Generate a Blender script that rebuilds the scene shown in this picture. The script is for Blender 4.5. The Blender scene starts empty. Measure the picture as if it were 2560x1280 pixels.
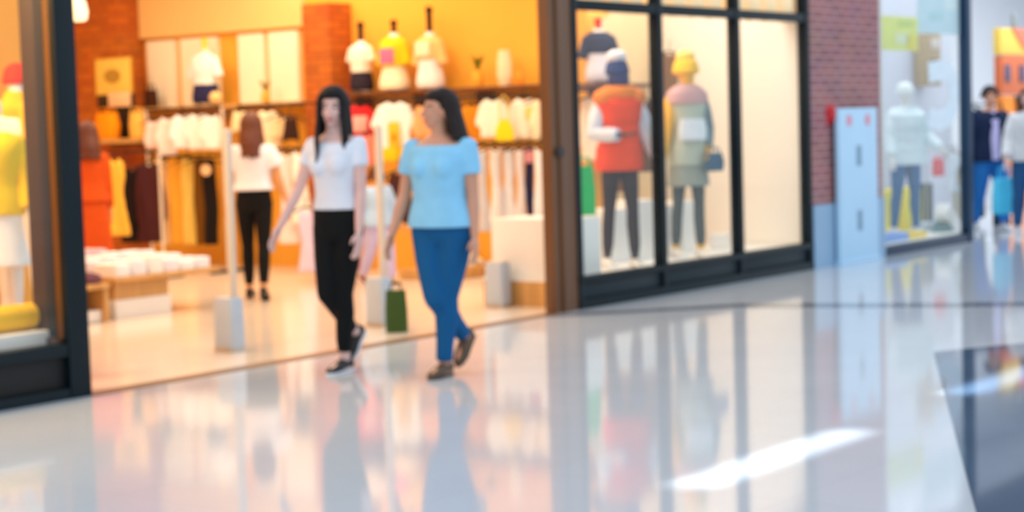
import bpy, bmesh, math, random
from mathutils import Vector, Matrix, noise
random.seed(7)
PI = math.pi
sc = bpy.context.scene
COL = sc.collection
R_ = math.radians
# ------------------------------------------------------------------ camera
FPX, TH, PT, RO, DY, CH = 4500.0, .9206, .0731, .0306, 8.085, 1.46
_s, _c = math.sin(TH), math.cos(TH)
CR = Vector((_c, -_s, 0)); CF = Vector((_s*math.cos(PT), _c*math.cos(PT), -math.sin(PT))); CU = CR.cross(CF)
CR2 = CR*math.cos(RO) - CU*math.sin(RO); CU2 = CU*math.cos(RO) + CR*math.sin(RO)
CAM = Vector((0, -DY, CH))
def at(px, py, x=None, y=None, z=None):
    """where the sight line of a pixel meets one plane of the place"""
    d = CF*FPX + CR2*(px-1280) - CU2*(py-640)
    t = x/d.x if x is not None else ((y+DY)/d.y if y is not None else (z-CH)/d.z)
    return CAM + d*t
cd = bpy.data.cameras.new('camera'); cam = bpy.data.objects.new('camera', cd); COL.objects.link(cam)
cam.matrix_world = Matrix(((CR2.x, CU2.x, -CF.x, CAM.x), (CR2.y, CU2.y, -CF.y, CAM.y), (CR2.z, CU2.z, -CF.z, CAM.z), (0, 0, 0, 1)))
cd.sensor_width = 36; cd.lens = FPX/2560*36; cd.clip_end = 200
cd.dof.use_dof = True; cd.dof.focus_distance = 3.0; cd.dof.aperture_fstop = 4.5
sc.camera = cam
sc.view_settings.view_transform = 'Standard'; sc.view_settings.look = 'None'
sc.view_settings.gamma = 1; sc.view_settings.use_curve_mapping = False; sc.view_settings.exposure = 0.0
sc.cycles.use_denoising = True
sc.cycles.max_bounces = 9; sc.cycles.transparent_max_bounces = 16
sc.cycles.sample_clamp_indirect = 6
# ------------------------------------------------------------------ materials
def lin(c):
    def f(v):
        v /= 255.0
        return v/12.92 if v <= .04045 else ((v+.055)/1.055)**2.4
    return tuple(f(v) for v in c) + (1.0,)
MATS = {}
def mat(name, rgb, rough=.6, metal=0.0, var=.06, scale=9.0, bump=.0, emit=None, spec=.5, sub=0.0, coat=0.0):
    if name in MATS: return MATS[name]
    m = bpy.data.materials.new(name); m.use_nodes = True
    nt = m.node_tree; b = nt.nodes['Principled BSDF']; MATS[name] = m
    L = nt.links.new
    tc = nt.nodes.new('ShaderNodeTexCoord'); nz = nt.nodes.new('ShaderNodeTexNoise'); nz.inputs['Scale'].default_value = scale
    nz.inputs['Detail'].default_value = 4; L(tc.outputs['Object'], nz.inputs['Vector'])
    mx = nt.nodes.new('ShaderNodeMix'); mx.data_type = 'RGBA'
    c = lin(rgb)
    mx.inputs['A'].default_value = tuple(v*(1-var*2) for v in c[:3]) + (1,)
    mx.inputs['B'].default_value = tuple(min(1, v*(1+var*2)) for v in c[:3]) + (1,)
    L(nz.outputs['Fac'], mx.inputs['Factor']); L(mx.outputs['Result'], b.inputs['Base Color'])
    b.inputs['Roughness'].default_value = rough; b.inputs['Metallic'].default_value = metal
    b.inputs['Specular IOR Level'].default_value = spec
    b.inputs['Coat Weight'].default_value = coat
    if sub: b.inputs['Subsurface Weight'].default_value = sub; b.inputs['Subsurface Radius'].default_value = (.02, .008, .004)
    if bump:
        bp = nt.nodes.new('ShaderNodeBump'); bp.inputs['Strength'].default_value = bump; bp.inputs['Distance'].default_value = .01
        n2 = nt.nodes.new('ShaderNodeTexNoise'); n2.inputs['Scale'].default_value = scale*3; L(tc.outputs['Object'], n2.inputs['Vector'])
        L(n2.outputs['Fac'], bp.inputs['Height']); L(bp.outputs['Normal'], b.inputs['Normal'])
    if emit:
        b.inputs['Emission Color'].default_value = lin(emit[0]); b.inputs['Emission Strength'].default_value = emit[1]
    return m
def cloth(rgb, name=None):
    return mat(name or 'cloth_%d_%d_%d' % tuple(rgb), rgb, .85, 0, .05, 14, .35, spec=.2)
def brick(name, c1, c2, mortar, size=1.0):
    m = bpy.data.materials.new(name); m.use_nodes = True; nt = m.node_tree; L = nt.links.new
    b = nt.nodes['Principled BSDF']; b.inputs['Roughness'].default_value = .85
    tc = nt.nodes.new('ShaderNodeTexCoord'); sp = nt.nodes.new('ShaderNodeSeparateXYZ'); L(tc.outputs['Object'], sp.inputs[0])
    ad = nt.nodes.new('ShaderNodeMath'); L(sp.outputs[0], ad.inputs[0]); L(sp.outputs[1], ad.inputs[1])
    cb = nt.nodes.new('ShaderNodeCombineXYZ'); L(ad.outputs[0], cb.inputs[0]); L(sp.outputs[2], cb.inputs[1])
    bt = nt.nodes.new('ShaderNodeTexBrick'); L(cb.outputs[0], bt.inputs['Vector'])
    bt.inputs['Scale'].default_value = 1; bt.inputs['Brick Width'].default_value = .24*size; bt.inputs['Row Height'].default_value = .072*size
    bt.inputs['Mortar Size'].default_value = .008*size; bt.inputs['Mortar Smooth'].default_value = .2; bt.inputs['Bias'].default_value = -.1
    bt.inputs['Color1'].default_value = lin(c1); bt.inputs['Color2'].default_value = lin(c2); bt.inputs['Mortar'].default_value = lin(mortar)
    nz = nt.nodes.new('ShaderNodeTexNoise'); nz.inputs['Scale'].default_value = 3; L(cb.outputs[0], nz.inputs['Vector'])
    mx = nt.nodes.new('ShaderNodeMix'); mx.data_type = 'RGBA'; mx.blend_type = 'MULTIPLY'; mx.inputs['Factor'].default_value = .35
    L(bt.outputs['Color'], mx.inputs['A']); L(nz.outputs['Color'], mx.inputs['B']); L(mx.outputs['Result'], b.inputs['Base Color'])
    bp = nt.nodes.new('ShaderNodeBump'); bp.inputs['Strength'].default_value = .6; bp.inputs['Distance'].default_value = .01; bp.invert = True
    L(bt.outputs['Fac'], bp.inputs['Height']); L(bp.outputs['Normal'], b.inputs['Normal'])
    return m
def wood(name, rgb, rough=.45):
    m = bpy.data.materials.new(name); m.use_nodes = True; nt = m.node_tree; L = nt.links.new
    b = nt.nodes['Principled BSDF']; b.inputs['Roughness'].default_value = rough
    tc = nt.nodes.new('ShaderNodeTexCoord'); mp = nt.nodes.new('ShaderNodeMapping'); mp.inputs['Scale'].default_value = (14, 14, .7)
    nz = nt.nodes.new('ShaderNodeTexNoise'); nz.inputs['Detail'].default_value = 5; nz.inputs['Scale'].default_value = 2
    L(tc.outputs['Object'], mp.inputs[0]); L(mp.outputs[0], nz.inputs['Vector'])
    mx = nt.nodes.new('ShaderNodeMix'); mx.data_type = 'RGBA'; c = lin(rgb)
    mx.inputs['A'].default_value = tuple(v*.6 for v in c[:3])+(1,); mx.inputs['B'].default_value = tuple(min(1, v*1.4) for v in c[:3])+(1,)
    L(nz.outputs['Fac'], mx.inputs['Factor']); L(mx.outputs['Result'], b.inputs['Base Color'])
    return m
def stone_floor(name, rgb, rough, tile=1.2, grout=.9, var=.05, ior=1.5):
    m = bpy.data.materials.new(name); m.use_nodes = True; nt = m.node_tree; L = nt.links.new
    b = nt.nodes['Principled BSDF']; b.inputs['Roughness'].default_value = rough; b.inputs['IOR'].default_value = ior
    tc = nt.nodes.new('ShaderNodeTexCoord')
    nz = nt.nodes.new('ShaderNodeTexNoise'); nz.inputs['Scale'].default_value = 2.2; nz.inputs['Detail'].default_value = 8; L(tc.outputs['Object'], nz.inputs['Vector'])
    c = lin(rgb); mx = nt.nodes.new('ShaderNodeMix'); mx.data_type = 'RGBA'
    mx.inputs['A'].default_value = tuple(v*(1-var) for v in c[:3])+(1,); mx.inputs['B'].default_value = tuple(min(1, v*(1+var)) for v in c[:3])+(1,)
    L(nz.outputs['Fac'], mx.inputs['Factor'])
    bt = nt.nodes.new('ShaderNodeTexBrick'); bt.offset = 0; L(tc.outputs['Object'], bt.inputs['Vector'])
    bt.inputs['Scale'].default_value = 1; bt.inputs['Brick Width'].default_value = tile; bt.inputs['Row Height'].default_value = tile
    bt.inputs['Mortar Size'].default_value = .003; bt.inputs['Color1'].default_value = (1, 1, 1, 1); bt.inputs['Color2'].default_value = (1, 1, 1, 1)
    bt.inputs['Mortar'].default_value = (grout, grout, grout, 1)
    m2 = nt.nodes.new('ShaderNodeMix'); m2.data_type = 'RGBA'; m2.blend_type = 'MULTIPLY'; m2.inputs['Factor'].default_value = 1
    L(mx.outputs['Result'], m2.inputs['A']); L(bt.outputs['Color'], m2.inputs['B']); L(m2.outputs['Result'], b.inputs['Base Color'])
    return m
def glass_mat():
    m = bpy.data.materials.new('shop_glass'); m.use_nodes = True; nt = m.node_tree; L = nt.links.new
    nt.nodes.remove(nt.nodes['Principled BSDF']); out = nt.nodes['Material Output']
    tr = nt.nodes.new('ShaderNodeBsdfTransparent'); tr.inputs[0].default_value = (.97, .985, .98, 1)
    gl = nt.nodes.new('ShaderNodeBsdfGlossy'); gl.inputs['Roughness'].default_value = .02
    fr = nt.nodes.new('ShaderNodeLayerWeight'); fr.inputs[0].default_value = .5; pw = nt.nodes.new('ShaderNodeMath'); pw.operation = 'POWER'; pw.inputs[1].default_value = 5; L(fr.outputs['Facing'], pw.inputs[0]); ma = nt.nodes.new('ShaderNodeMath'); ma.operation = 'MULTIPLY_ADD'; ma.inputs[1].default_value = .9; ma.inputs[2].default_value = .025; L(pw.outputs[0], ma.inputs[0])
    mx = nt.nodes.new('ShaderNodeMixShader'); L(ma.outputs[0], mx.inputs[0]); L(tr.outputs[0], mx.inputs[1]); L(gl.outputs[0], mx.inputs[2]); L(mx.outputs[0], out.inputs[0])
    return m
M = dict(
    glass=glass_mat(),
    floor=stone_floor('polished_pale_stone', (203, 209, 217), .07, ior=1.43),
    shopfloor=stone_floor('cream_shop_stone', (230, 216, 200), .16, tile=.9),
    granite=stone_floor('dark_polished_granite', (80, 98, 120), .05, tile=.8, var=.25),
    inlay=stone_floor('grey_stone_inlay', (128, 132, 142), .08, tile=.9),
    brick_out=brick('red_brown_brick', (180, 112, 114), (156, 96, 106), (198, 172, 170)),
    brick_in=brick('orange_brown_brick', (212, 112, 22), (186, 88, 16), (160, 88, 30), 1.05),
    teal=mat('dark_teal_metal', (4, 24, 32), .5, 0, .1, 4, spec=.25),
    kick=mat('teal_grey_kick_metal', (24, 40, 48), .5, 0, .1, 3, spec=.25),
    timber=wood('brown_timber', (104, 66, 36)),
    darktimber=wood('dark_brown_timber', (50, 34, 24)),
    shelfwood=wood('dark_shelf_wood', (104, 56, 22)),
    palewood=wood('pale_wood', (206, 156, 92)),
    amber=mat('amber_wall_paint', (238, 172, 58), .8, 0, .03, 2),
    cream=mat('cream_wall_paint', (240, 198, 126), .8, 0, .03, 2),
    panel=mat('pale_wall_panel', (250, 240, 214), .7, 0, .03, 3),
    backdrop=mat('cream_display_panel', (244, 234, 218), .8, 0, .02, 2),
    whitewall=mat('white_wall_paint', (232, 234, 238), .7, 0, .02, 2),
    white=mat('white_lacquer', (240, 236, 230), .4, 0, .02, 4),
    plastic=mat('mannequin_white', (236, 232, 226), .35, 0, .02, 4),
    darkmann=mat('mannequin_dark', (52, 42, 40), .4, 0, .05, 4),
    goldmann=mat('mannequin_gold', (230, 178, 50), .35, 0, .05, 4),
    steel=mat('brushed_steel', (190, 188, 184), .3, .9, .05, 20),
    black=mat('black_metal', (20, 22, 24), .5, 0, .05, 6, spec=.3),
    blackplastic=mat('black_plastic', (30, 26, 26), .5, 0, .05, 6),
    greybox=mat('grey_blue_plastic', (186, 196, 208), .5, 0, .03, 6),
    antenna=mat('pale_antenna_plastic', (222, 206, 186), .4, 0, .03, 6),
    totem=mat('pale_blue_panel', (184, 220, 246), .45, 0, .03, 3),
    totemdark=mat('slate_print', (128, 158, 180), .6, 0, .03, 4),
    skirting=mat('blue_grey_stone_cladding', (140, 174, 204), .4, 0, .05, 3),
    red=mat('signal_red_enamel', (206, 34, 44), .35, 0, .05, 5),
    pinkprint=mat('pink_print', (232, 150, 168), .6, 0, .03, 5),
    navy=mat('navy_fascia', (18, 44, 74), .4, .1, .1, 2),
    bluemetal=mat('dark_blue_metal', (16, 52, 82), .4, .3, .1, 3),
    ceiling=mat('shop_ceiling', (236, 206, 150), .85, 0, .02, 2),
    yellow=mat('yellow_print', (240, 222, 60), .6, 0, .05, 3),
    orange=mat('orange_print', (250, 140, 30), .6, 0, .06, 3),
    bulb=mat('warm_lamp_glass', (255, 236, 200), .4, 0, 0, 3, emit=((255, 226, 170), 1.2)),
    lampdot=mat('white_downlight_glass', (255, 255, 255), .4, 0, 0, 3, emit=((245, 250, 255), 5)),
    rubber=mat('white_rubber', (226, 230, 236), .6, 0, .03, 8),
    blackshoe=mat('black_shoe', (20, 22, 26), .6, 0, .1, 10),
    brownshoe=mat('brown_shoe', (86, 66, 50), .6, 0, .1, 10),
    hairblack=mat('black_hair', (20, 16, 18), .62, 0, .2, 30, .25, spec=.25),
    hairdark=mat('dark_brown_hair', (34, 24, 22), .62, 0, .2, 30, .25, spec=.25),
    hairbrown=mat('brown_hair', (98, 46, 20), .55, 0, .2, 30, .4),
    hairrust=mat('chestnut_hair', (88, 36, 16), .55, 0, .2, 30, .4),
    eyewhite=mat('eye_white', (230, 228, 226), .3), iris=mat('eye_iris', (50, 34, 26), .2), lip=mat('lip', (186, 92, 90), .45),
)
def skin(n, rgb): return mat(n, rgb, .5, 0, .04, 12, .05, sub=.15)
# ------------------------------------------------------------------ mesh tools
class MB:
    def __init__(s): s.bm = bmesh.new(); s.slot = 0
    def _fin(s, fs):
        for f in fs: f.material_index = s.slot
    def box(s, c, d, rz=0.0, bev=0.0, rot=None):
        mtx = Matrix.Translation(c) @ (rot if rot is not None else Matrix.Rotation(rz, 4, 'Z')) @ Matrix.Diagonal((d[0], d[1], d[2], 1))
        r = bmesh.ops.create_cube(s.bm, size=1, matrix=mtx); vs = r['verts']
        es = list({e for v in vs for e in v.link_edges})
        if bev > 0:
            bv = bmesh.ops.bevel(s.bm, geom=es, offset=bev, segments=2, profile=.6, affect='EDGES')
        for f in s.bm.faces:
            if f.index == -1: f.material_index = s.slot; f.index = 0
        s.bm.faces.index_update()
        return s
    def mark(s): s._n = len(s.bm.faces)
    def loft(s, rings, cap=True):
        vr = [[s.bm.verts.new(p) for p in r] for r in rings]; fs = []
        for a, b in zip(vr, vr[1:]):
            n = len(a)
            for i in range(n):
                fs.append(s.bm.faces.new((a[i], a[(i+1) % n], b[(i+1) % n], b[i])))
        if cap:
            fs.append(s.bm.faces.new(list(reversed(vr[0])))); fs.append(s.bm.faces.new(vr[-1]))
        s._fin(fs); return s
    def tube(s, pts, rad, n=10, round_=True, flat=1.0):
        pts = [Vector(p) for p in pts]
        if not hasattr(rad, '__len__'): rad = [rad]*len(pts)
        P, Rr = list(pts), list(rad)
        if round_:
            d0 = (pts[0]-pts[1]).normalized(); d1 = (pts[-1]-pts[-2]).normalized()
            P = [pts[0]+d0*rad[0]*.95, pts[0]+d0*rad[0]*.7] + P + [pts[-1]+d1*rad[-1]*.7, pts[-1]+d1*rad[-1]*.95]
            Rr = [rad[0]*.3, rad[0]*.75] + Rr + [rad[-1]*.75, rad[-1]*.3]
        rings = []; u = None
        for i, p in enumerate(P):
            t = (P[min(i+1, len(P)-1)] - P[max(i-1, 0)]).normalized()
            if u is None:
                u = t.cross(Vector((0, 1, 0))) if abs(t.y) < .9 else t.cross(Vector((1, 0, 0)))
            u = (u - t*u.dot(t)).normalized(); v = t.cross(u)
            rings.append([p + u*math.cos(2*PI*k/n)*Rr[i] + v*math.sin(2*PI*k/n)*Rr[i]*flat for k in range(n)])
        return s.loft(rings)
    def ell(s, c, r, rot=None, n=18, m=11):
        rings = []
        for j in range(1, m):
            a = PI*j/m - PI/2
            ring = [Vector((r[0]*math.cos(a)*math.cos(2*PI*k/n), r[1]*math.cos(a)*math.sin(2*PI*k/n), r[2]*math.sin(a))) for k in range(n)]
            if rot is not None: ring = [rot @ p for p in ring]
            rings.append([p + Vector(c) for p in ring])
        return s.loft(rings)
    def rings(s, rows, n=28, sup=2.3):
        """stacked super-ellipses: rows of (z, half width, half depth, y offset[, x offset])"""
        out = []
        for r in rows:
            z, a, b, yo = r[:4]; xo = r[4] if len(r) > 4 else 0
            ring = []
            for k in range(n):
                t = 2*PI*k/n; ct, st = math.cos(t), math.sin(t)
                ring.append(Vector((xo + a*math.copysign(abs(ct)**(2/sup), ct), yo + b*math.copysign(abs(st)**(2/sup), st), z)))
            out.append(ring)
        return s.loft(out)
    def prism(s, poly, y0, y1):
        """outline in x,z pushed through y"""
        A = [s.bm.verts.new((p[0], y0, p[1])) for p in poly]; B = [s.bm.verts.new((p[0], y1, p[1])) for p in poly]; n = len(poly)
        fs = [s.bm.faces.new(A), s.bm.faces.new(list(reversed(B)))]
        for i in range(n): fs.append(s.bm.faces.new((A[i], B[i], B[(i+1) % n], A[(i+1) % n])))
        s._fin(fs); return s
    def xform(s, m): bmesh.ops.transform(s.bm, matrix=m, verts=s.bm.verts[:]); return s
    def mesh(s, name, mats, smooth=True, vox=None, it=6):
        bmesh.ops.recalc_face_normals(s.bm, faces=s.bm.faces[:])
        me = bpy.data.meshes.new(name); s.bm.to_mesh(me); s.bm.free()
        if vox:
            o = bpy.data.objects.new('tmp', me); COL.objects.link(o)
            md = o.modifiers.new('r', 'REMESH'); md.mode = 'VOXEL'; md.voxel_size = vox
            sm = o.modifiers.new('s', 'SMOOTH'); sm.factor = .5; sm.iterations = it
            dg = bpy.context.evaluated_depsgraph_get()
            m2 = bpy.data.meshes.new_from_object(o.evaluated_get(dg)); bpy.data.objects.remove(o); bpy.data.meshes.remove(me)
            me = m2; me.name = name
        for x in (mats if isinstance(mats, (list, tuple)) else [mats]): me.materials.append(x)
        if smooth:
            me.shade_smooth()
            if not vox:
                try: me.set_sharp_from_angle(angle=R_(38))
                except Exception: pass
        return me
    def build(s, name, mats, parent=None, smooth=True, vox=None, it=6, loc=None, rz=None):
        return link(name, s.mesh(name, mats, smooth, vox, it), parent, loc, rz)
def link(name, me, parent=None, loc=None, rz=None):
    o = bpy.data.objects.new(name, me); COL.objects.link(o)
    if parent: o.parent = parent
    if loc is not None: o.location = loc
    if rz is not None: o.rotation_euler.z = rz
    return o
def tag(o, label=None, cat=None, group=None, kind=None):
    if label: o['label'] = label
    if cat: o['category'] = cat
    if group: o['group'] = group
    if kind: o['kind'] = kind
    return o
def thing(name, label, cat, loc=(0, 0, 0), rz=0.0, group=None):
    o = bpy.data.objects.new(name, None); COL.objects.link(o); o.empty_display_size = .1
    o.location = loc; o.rotation_euler.z = rz
    return tag(o, label, cat, group)
def struct(o, label=None): o['kind'] = 'structure'; tag(o, label, 'structure') if label else None; return o
def bx(name, c, d, m, parent=None, bev=0.0, rz=0.0):
    """one box part, its mesh centred on its own origin's base"""
    return MB().box((0, 0, 0), d, 0, bev).build(name, m, parent, True, loc=c, rz=rz)
FACE_W = R_(-90)      # fronts look to -x
# ------------------------------------------------------------------ people and mannequins
def figure(name, label, cat, loc, rz, H, skinm, legs, arms, head=(0, 0), wide=1.0, bust=.05, face=True, hands='relaxed', vox=.0062, lean=0, hair=None, group=None):
    """a person or mannequin as one continuous body; returns the thing and its joints (local, facing -y, own left at +x)"""
    k = H/1.70; t = thing(name, label, cat, loc, rz, group)
    J = {}
    tot = []
    for sd in 'LR':
        a, kn, out, ft = legs[sd]
        tot.append(.41*math.cos(R_(a)) + .41*math.cos(R_(a-kn)) + .075 + (max(0, .15*math.sin(R_(ft))) if ft > 0 else max(0, -.06*math.sin(R_(ft)))))
    ph = max(tot); dz = ph - .895
    mb = MB()
    def v(x, y, z): return Vector((x, y, z))
    W = wide
    rows = [(.80, .075*W, .085, .01), (.84, .14*W, .105, .015), (.92, .172*W, .118*W**.5, .015), (.98, .160*W, .110*W**.6, .01), (1.08, .130*W, .094*W, .0), (1.16, .134*W, .098*W, -.005),
            (1.26, .150*W, .112*W**.5, -.005), (1.34, .165*W**.7, .105, .0), (1.395, .150, .080, .01), (1.43, .085, .060, .012), (1.45, .055, .052, .012)]
    rows = [(r[0]+dz,)+tuple(r[1:]) for r in rows]
    J['rows'] = rows; J['dz'] = dz; J['W'] = W
    mb.rings(rows)
    if bust:
        for sx in (-1, 1): mb.ell((sx*.068*W, -.085*W**.5, 1.25+dz), (.062, bust, .065))
    mb.tube([(0, .012, 1.40+dz), (0, .0, 1.50+dz), (0, -.01, 1.55+dz)], [.056, .05, .052])
    for sd, sx in (('L', 1), ('R', -1)):
        a, kn, out, ft = legs[sd]; a, b, o = R_(a), R_(a-kn), R_(out)
        hip = v(sx*.088*W, .01, .895+dz-.01)
        knee = hip + v(sx*math.sin(o)*.41, -math.sin(a)*.41, -math.cos(a)*math.cos(o)*.41)
        ank = knee + v(sx*math.sin(o)*.2, -math.sin(b)*.41, -math.cos(b)*.41)
        wl = W**.8
        mid = hip.lerp(knee, .45); cal = knee.lerp(ank, .3) + v(0, .012, 0)
        mb.tube([hip, mid, knee], [.088*wl, .078*wl, .054*wl], 14); mb.tube([knee, cal, knee.lerp(ank, .7), ank], [.052*wl, .055*wl, .042, .034], 14)
        f = v(0, -math.cos(R_(ft)), -math.sin(R_(ft))); u = v(0, -math.sin(R_(ft)), math.cos(R_(ft)))
        mb.tube([ank - f*.035 - u*.035, ank + f*.05 - u*.035, ank + f*.15 - u*.05], [.034, .036, .024], 12)
        J['leg'+sd] = (hip, mid, knee, cal, ank, f, u)
        fw, ot, el = arms[sd][:3]; fw, ot, e2 = R_(fw), R_(ot), R_(arms[sd][0]+el)
        o2 = R_(arms[sd][3]) if len(arms[sd]) > 3 else ot
        sh = v(sx*(.140*W+.026), .012, 1.375+dz)
        elb = sh + v(sx*math.sin(ot), -math.sin(fw)*math.cos(ot), -math.cos(fw)*math.cos(ot))*.285
        wd = v(sx*math.sin(o2), -math.sin(e2)*math.cos(o2), -math.cos(e2)*math.cos(o2))
        wr = elb + wd*.245
        wa = W**.7
        mb.tube([sh, sh.lerp(elb, .5), elb], [.05*wa, .044*wa, .036*wa], 12); mb.tube([elb, elb.lerp(wr, .3), wr], [.036*wa, .037*wa, .024], 12)
        # hand: palm, four unequal fingers, thumb from the side of the palm
        d = wd; side = v(0, -1, 0) - d*d.dot(v(0, -1, 0)); side.normalize()      # thumb side is forward
        inn = v(-sx, 0, 0) - d*d.dot(v(-sx, 0, 0)); inn -= side*side.dot(inn); inn.normalize()
        pc = wr + d*.05
        rt = Matrix((side, inn, d)).transposed()
        mb.ell(pc, (.040, .017, .056), rt)
        curl = .9 if hands == 'grip' else .32
        for i, (off, ln) in enumerate(((.029, .072), (.010, .080), (-.010, .075), (-.028, .060))):
            p = pc + d*.045 + side*off; q = [p]; ang = curl*.5
            dd = d + side*off*1.6
            for seg in (.44, .32, .24):
                q.append(q[-1] + (dd*math.cos(ang) + inn*math.sin(ang)).normalized()*ln*seg); ang += curl
            mb.tube(q, [.0092, .0088, .0082, .007], 8)
        p = pc - d*.015 + side*.032
        mb.tube([p, p + (d*.7+side*.6+inn*.3).normalized()*.03, p + (d*.7+side*.6+inn*.3).normalized()*.03 + (d*.95+side*.15+inn*.35).normalized()*.03], [.012, .0105, .008], 8)
        J['arm'+sd] = (sh, elb, wr, d, pc, side, inn)
    hm = Matrix.Translation((0, .0, 1.50+dz)) @ Matrix.Rotation(R_(head[0]), 4, 'Z') @ Matrix.Rotation(R_(head[1]), 4, 'X') @ Matrix.Translation((0, 0, -1.50-dz))
    J['hm'] = hm
    hb = MB()
    z0 = dz
    hb.ell((0, .008, 1.610+z0), (.074, .094, .092)); hb.ell((0, -.025, 1.545+z0), (.055, .062, .072)); hb.ell((0, -.058, 1.500+z0), (.026, .024, .020))
    if face:
        hb.tube([(0, -.088, 1.600+z0), (0, -.102, 1.565+z0), (0, -.108, 1.555+z0)], [.008, .011, .013], 8)
        for sx in (-1, 1):
            hb.ell((sx*.010, -.098, 1.553+z0), (.009, .010, .008)); hb.ell((sx*.076, .008, 1.575+z0), (.009, .018, .030)); hb.ell((sx*.030, -.075, 1.560+z0), (.022, .014, .020))
            hb.ell((sx*.028, -.0815, 1.615+z0), (.024, .012, .008)); hb.ell((sx*.030, -.079, 1.594+z0), (.013, .011, .010))
        hb.ell((0, -.086, 1.527+z0), (.022, .011, .006)); hb.ell((0, -.084, 1.519+z0), (.020, .011, .006))
    hb.xform(hm)
    tmp = bpy.data.meshes.new('t'); hb.bm.to_mesh(tmp); hb.bm.free(); mb.bm.from_mesh(tmp); bpy.data.meshes.remove(tmp)
    mb.xform(Matrix.Scale(k, 4))
    me = mb.mesh('body', [skinm, M['eyewhite'], M['iris'], M['lip'], hair or M['hairdark']] if face else [skinm], True, vox*k, 4)
    if face:
        inv = (Matrix.Scale(k, 4) @ hm).inverted()
        for p in me.polygons:
            c = inv @ p.center
            if c.z < 1.48+z0 or c.y > -.05: continue
            cx, cz = abs(c.x), c.z - z0
            if ((cx-.030)/.011)**2 + ((cz-1.594)/.0045)**2 < 1: p.material_index = 2 if abs(cx-.030) < .0075 else 1
            elif ((cx-.030)/.020)**2 + ((cz-1.616)/.005)**2 < 1: p.material_index = 4
            elif (cx/.022)**2 + ((cz-1.523)/.009)**2 < 1 and c.y < -.075: p.material_index = 3
    b = link('body', me, t)
    J['k'] = k
    return t, J
def shell(J, name, m, parent, hem, top=1.43, grow=.014, sleeve=.5, sleeve_r=1.45, flare=0.0, bust=.05, vox=.0085, long_=False, puff=0, parts='both', it=5, neck=None):
    """shirt, jacket or vest following the torso; hem height given for a 1.70 m figure"""
    k, dz, W = J['k'], J['dz'], J['W']; mb = MB()
    rows = J['rows']
    def samp(z):
        for a, b in zip(rows, rows[1:]):
            if a[0] <= z <= b[0]:
                f = (z-a[0])/(b[0]-a[0]); return [a[i]+(b[i]-a[i])*f for i in range(4)]
        return list(rows[0]) if z < rows[0][0] else list(rows[-1])
    out = []; z0, z1 = hem+dz, top+dz; n = 14
    for i in range(n+1):
        z = z0 + (z1-z0)*i/n; r = samp(z if z > rows[2][0] else max(z, rows[2][0])); g = grow + flare*max(0, 1-(z-z0)/.45)
        if puff: g += puff*abs(math.sin((z-z0)*PI/.075))
        if z > 1.40+dz and neck: r[1] = max(r[1], neck); r[2] = max(r[2], neck*.75)
        out.append((z, r[1]+g, r[2]+g, r[3]))
    mb.rings(out)
    if bust:
        for sx in (-1, 1): mb.ell((sx*.068*W, -.087*W**.5, 1.25+dz), (.066, bust+.012, .07))
    if sleeve:
        for sd in 'LR':
            sh, elb, wr = J['arm'+sd][:3]
            wa = W**.7
            if sleeve <= 1: pts = [sh + Vector((0, 0, .004)), sh.lerp(elb, sleeve*.5), sh.lerp(elb, sleeve)]; rr = [.055*wa, .047*wa*sleeve_r, .047*wa*sleeve_r]
            else: pts = [sh + Vector((0, 0, .004)), sh.lerp(elb, .5), elb, elb.lerp(wr, .5), elb.lerp(wr, (sleeve-1))]; rr = [.056*wa, .046*wa*sleeve_r*.92, .045*wa*sleeve_r*.9, .04*wa*sleeve_r*.9, .034*wa*sleeve_r]
            mb.tube(pts, rr, 14, False)
            mb.ell(sh, (.056*wa, .056*wa, .05*wa))
    mb.xform(Matrix.Scale(k, 4))
    return mb.build(name, m, parent, True, vox*k, it)
def sleeves(J, name, m, parent, r=1.5, end=.95, vox=.0085, sides='LR'):
    for sd in sides:
        sh, elb, wr = J['arm'+sd][:3]; mb = MB()
        mb.tube([sh, sh.lerp(elb, .5), elb, elb.lerp(wr, .5), elb.lerp(wr, end)], [.056, .044*r, .040*r, .036*r, .031*r], 14, False)
        mb.xform(Matrix.Scale(J['k'], 4)).build(name, m, parent, True, vox, 4)
def trousers(J, m, parent, waist=1.0, grow=.008, cuff=.93, cuff_r=.045, loose=1.0, name='trousers', vox=.0085):
    k, dz, W = J['k'], J['dz'], J['W']; mb = MB(); rows = []
    for r in J['rows']:
        if r[0] <= waist+dz+.001: rows.append((r[0], r[1]+grow, r[2]+grow, r[3]))
    rows.append((waist+dz+.005, rows[-1][1]*.98, rows[-1][2]*.98, rows[-1][3]))
    mb.rings(rows); wl = W**.8
    for sd in 'LR':
        hip, mid, knee, cal, ank, f, u = J['leg'+sd]
        g = grow
        mb.tube([hip, mid, knee], [.090*wl+g, (.079*wl+g)*loose, (.056*wl+g)*loose], 16)
        mb.tube([knee, cal, knee.lerp(ank, .7), knee.lerp(ank, cuff)], [(.055*wl+g)*loose, (.057*wl+g)*loose, (.044+g)*loose, cuff_r*loose], 16, False)
    mb.xform(Matrix.Scale(k, 4))
    return mb.build(name, m, parent, True, vox*k, 5)
def skirt(J, m, parent, z0, z1, w0, w1, name='skirt', vox=.009):
    k, dz = J['k'], J['dz']; mb = MB(); rows = []
    for i in range(9):
        f = i/8; z = z0+(z1-z0)*f+dz; rows.append((z, w0+(w1-w0)*f, (w0+(w1-w0)*f)*.75, .01))
    mb.rings(rows).xform(Matrix.Scale(k, 4))
    return mb.build(name, m, parent, True, vox, 4)
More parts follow.
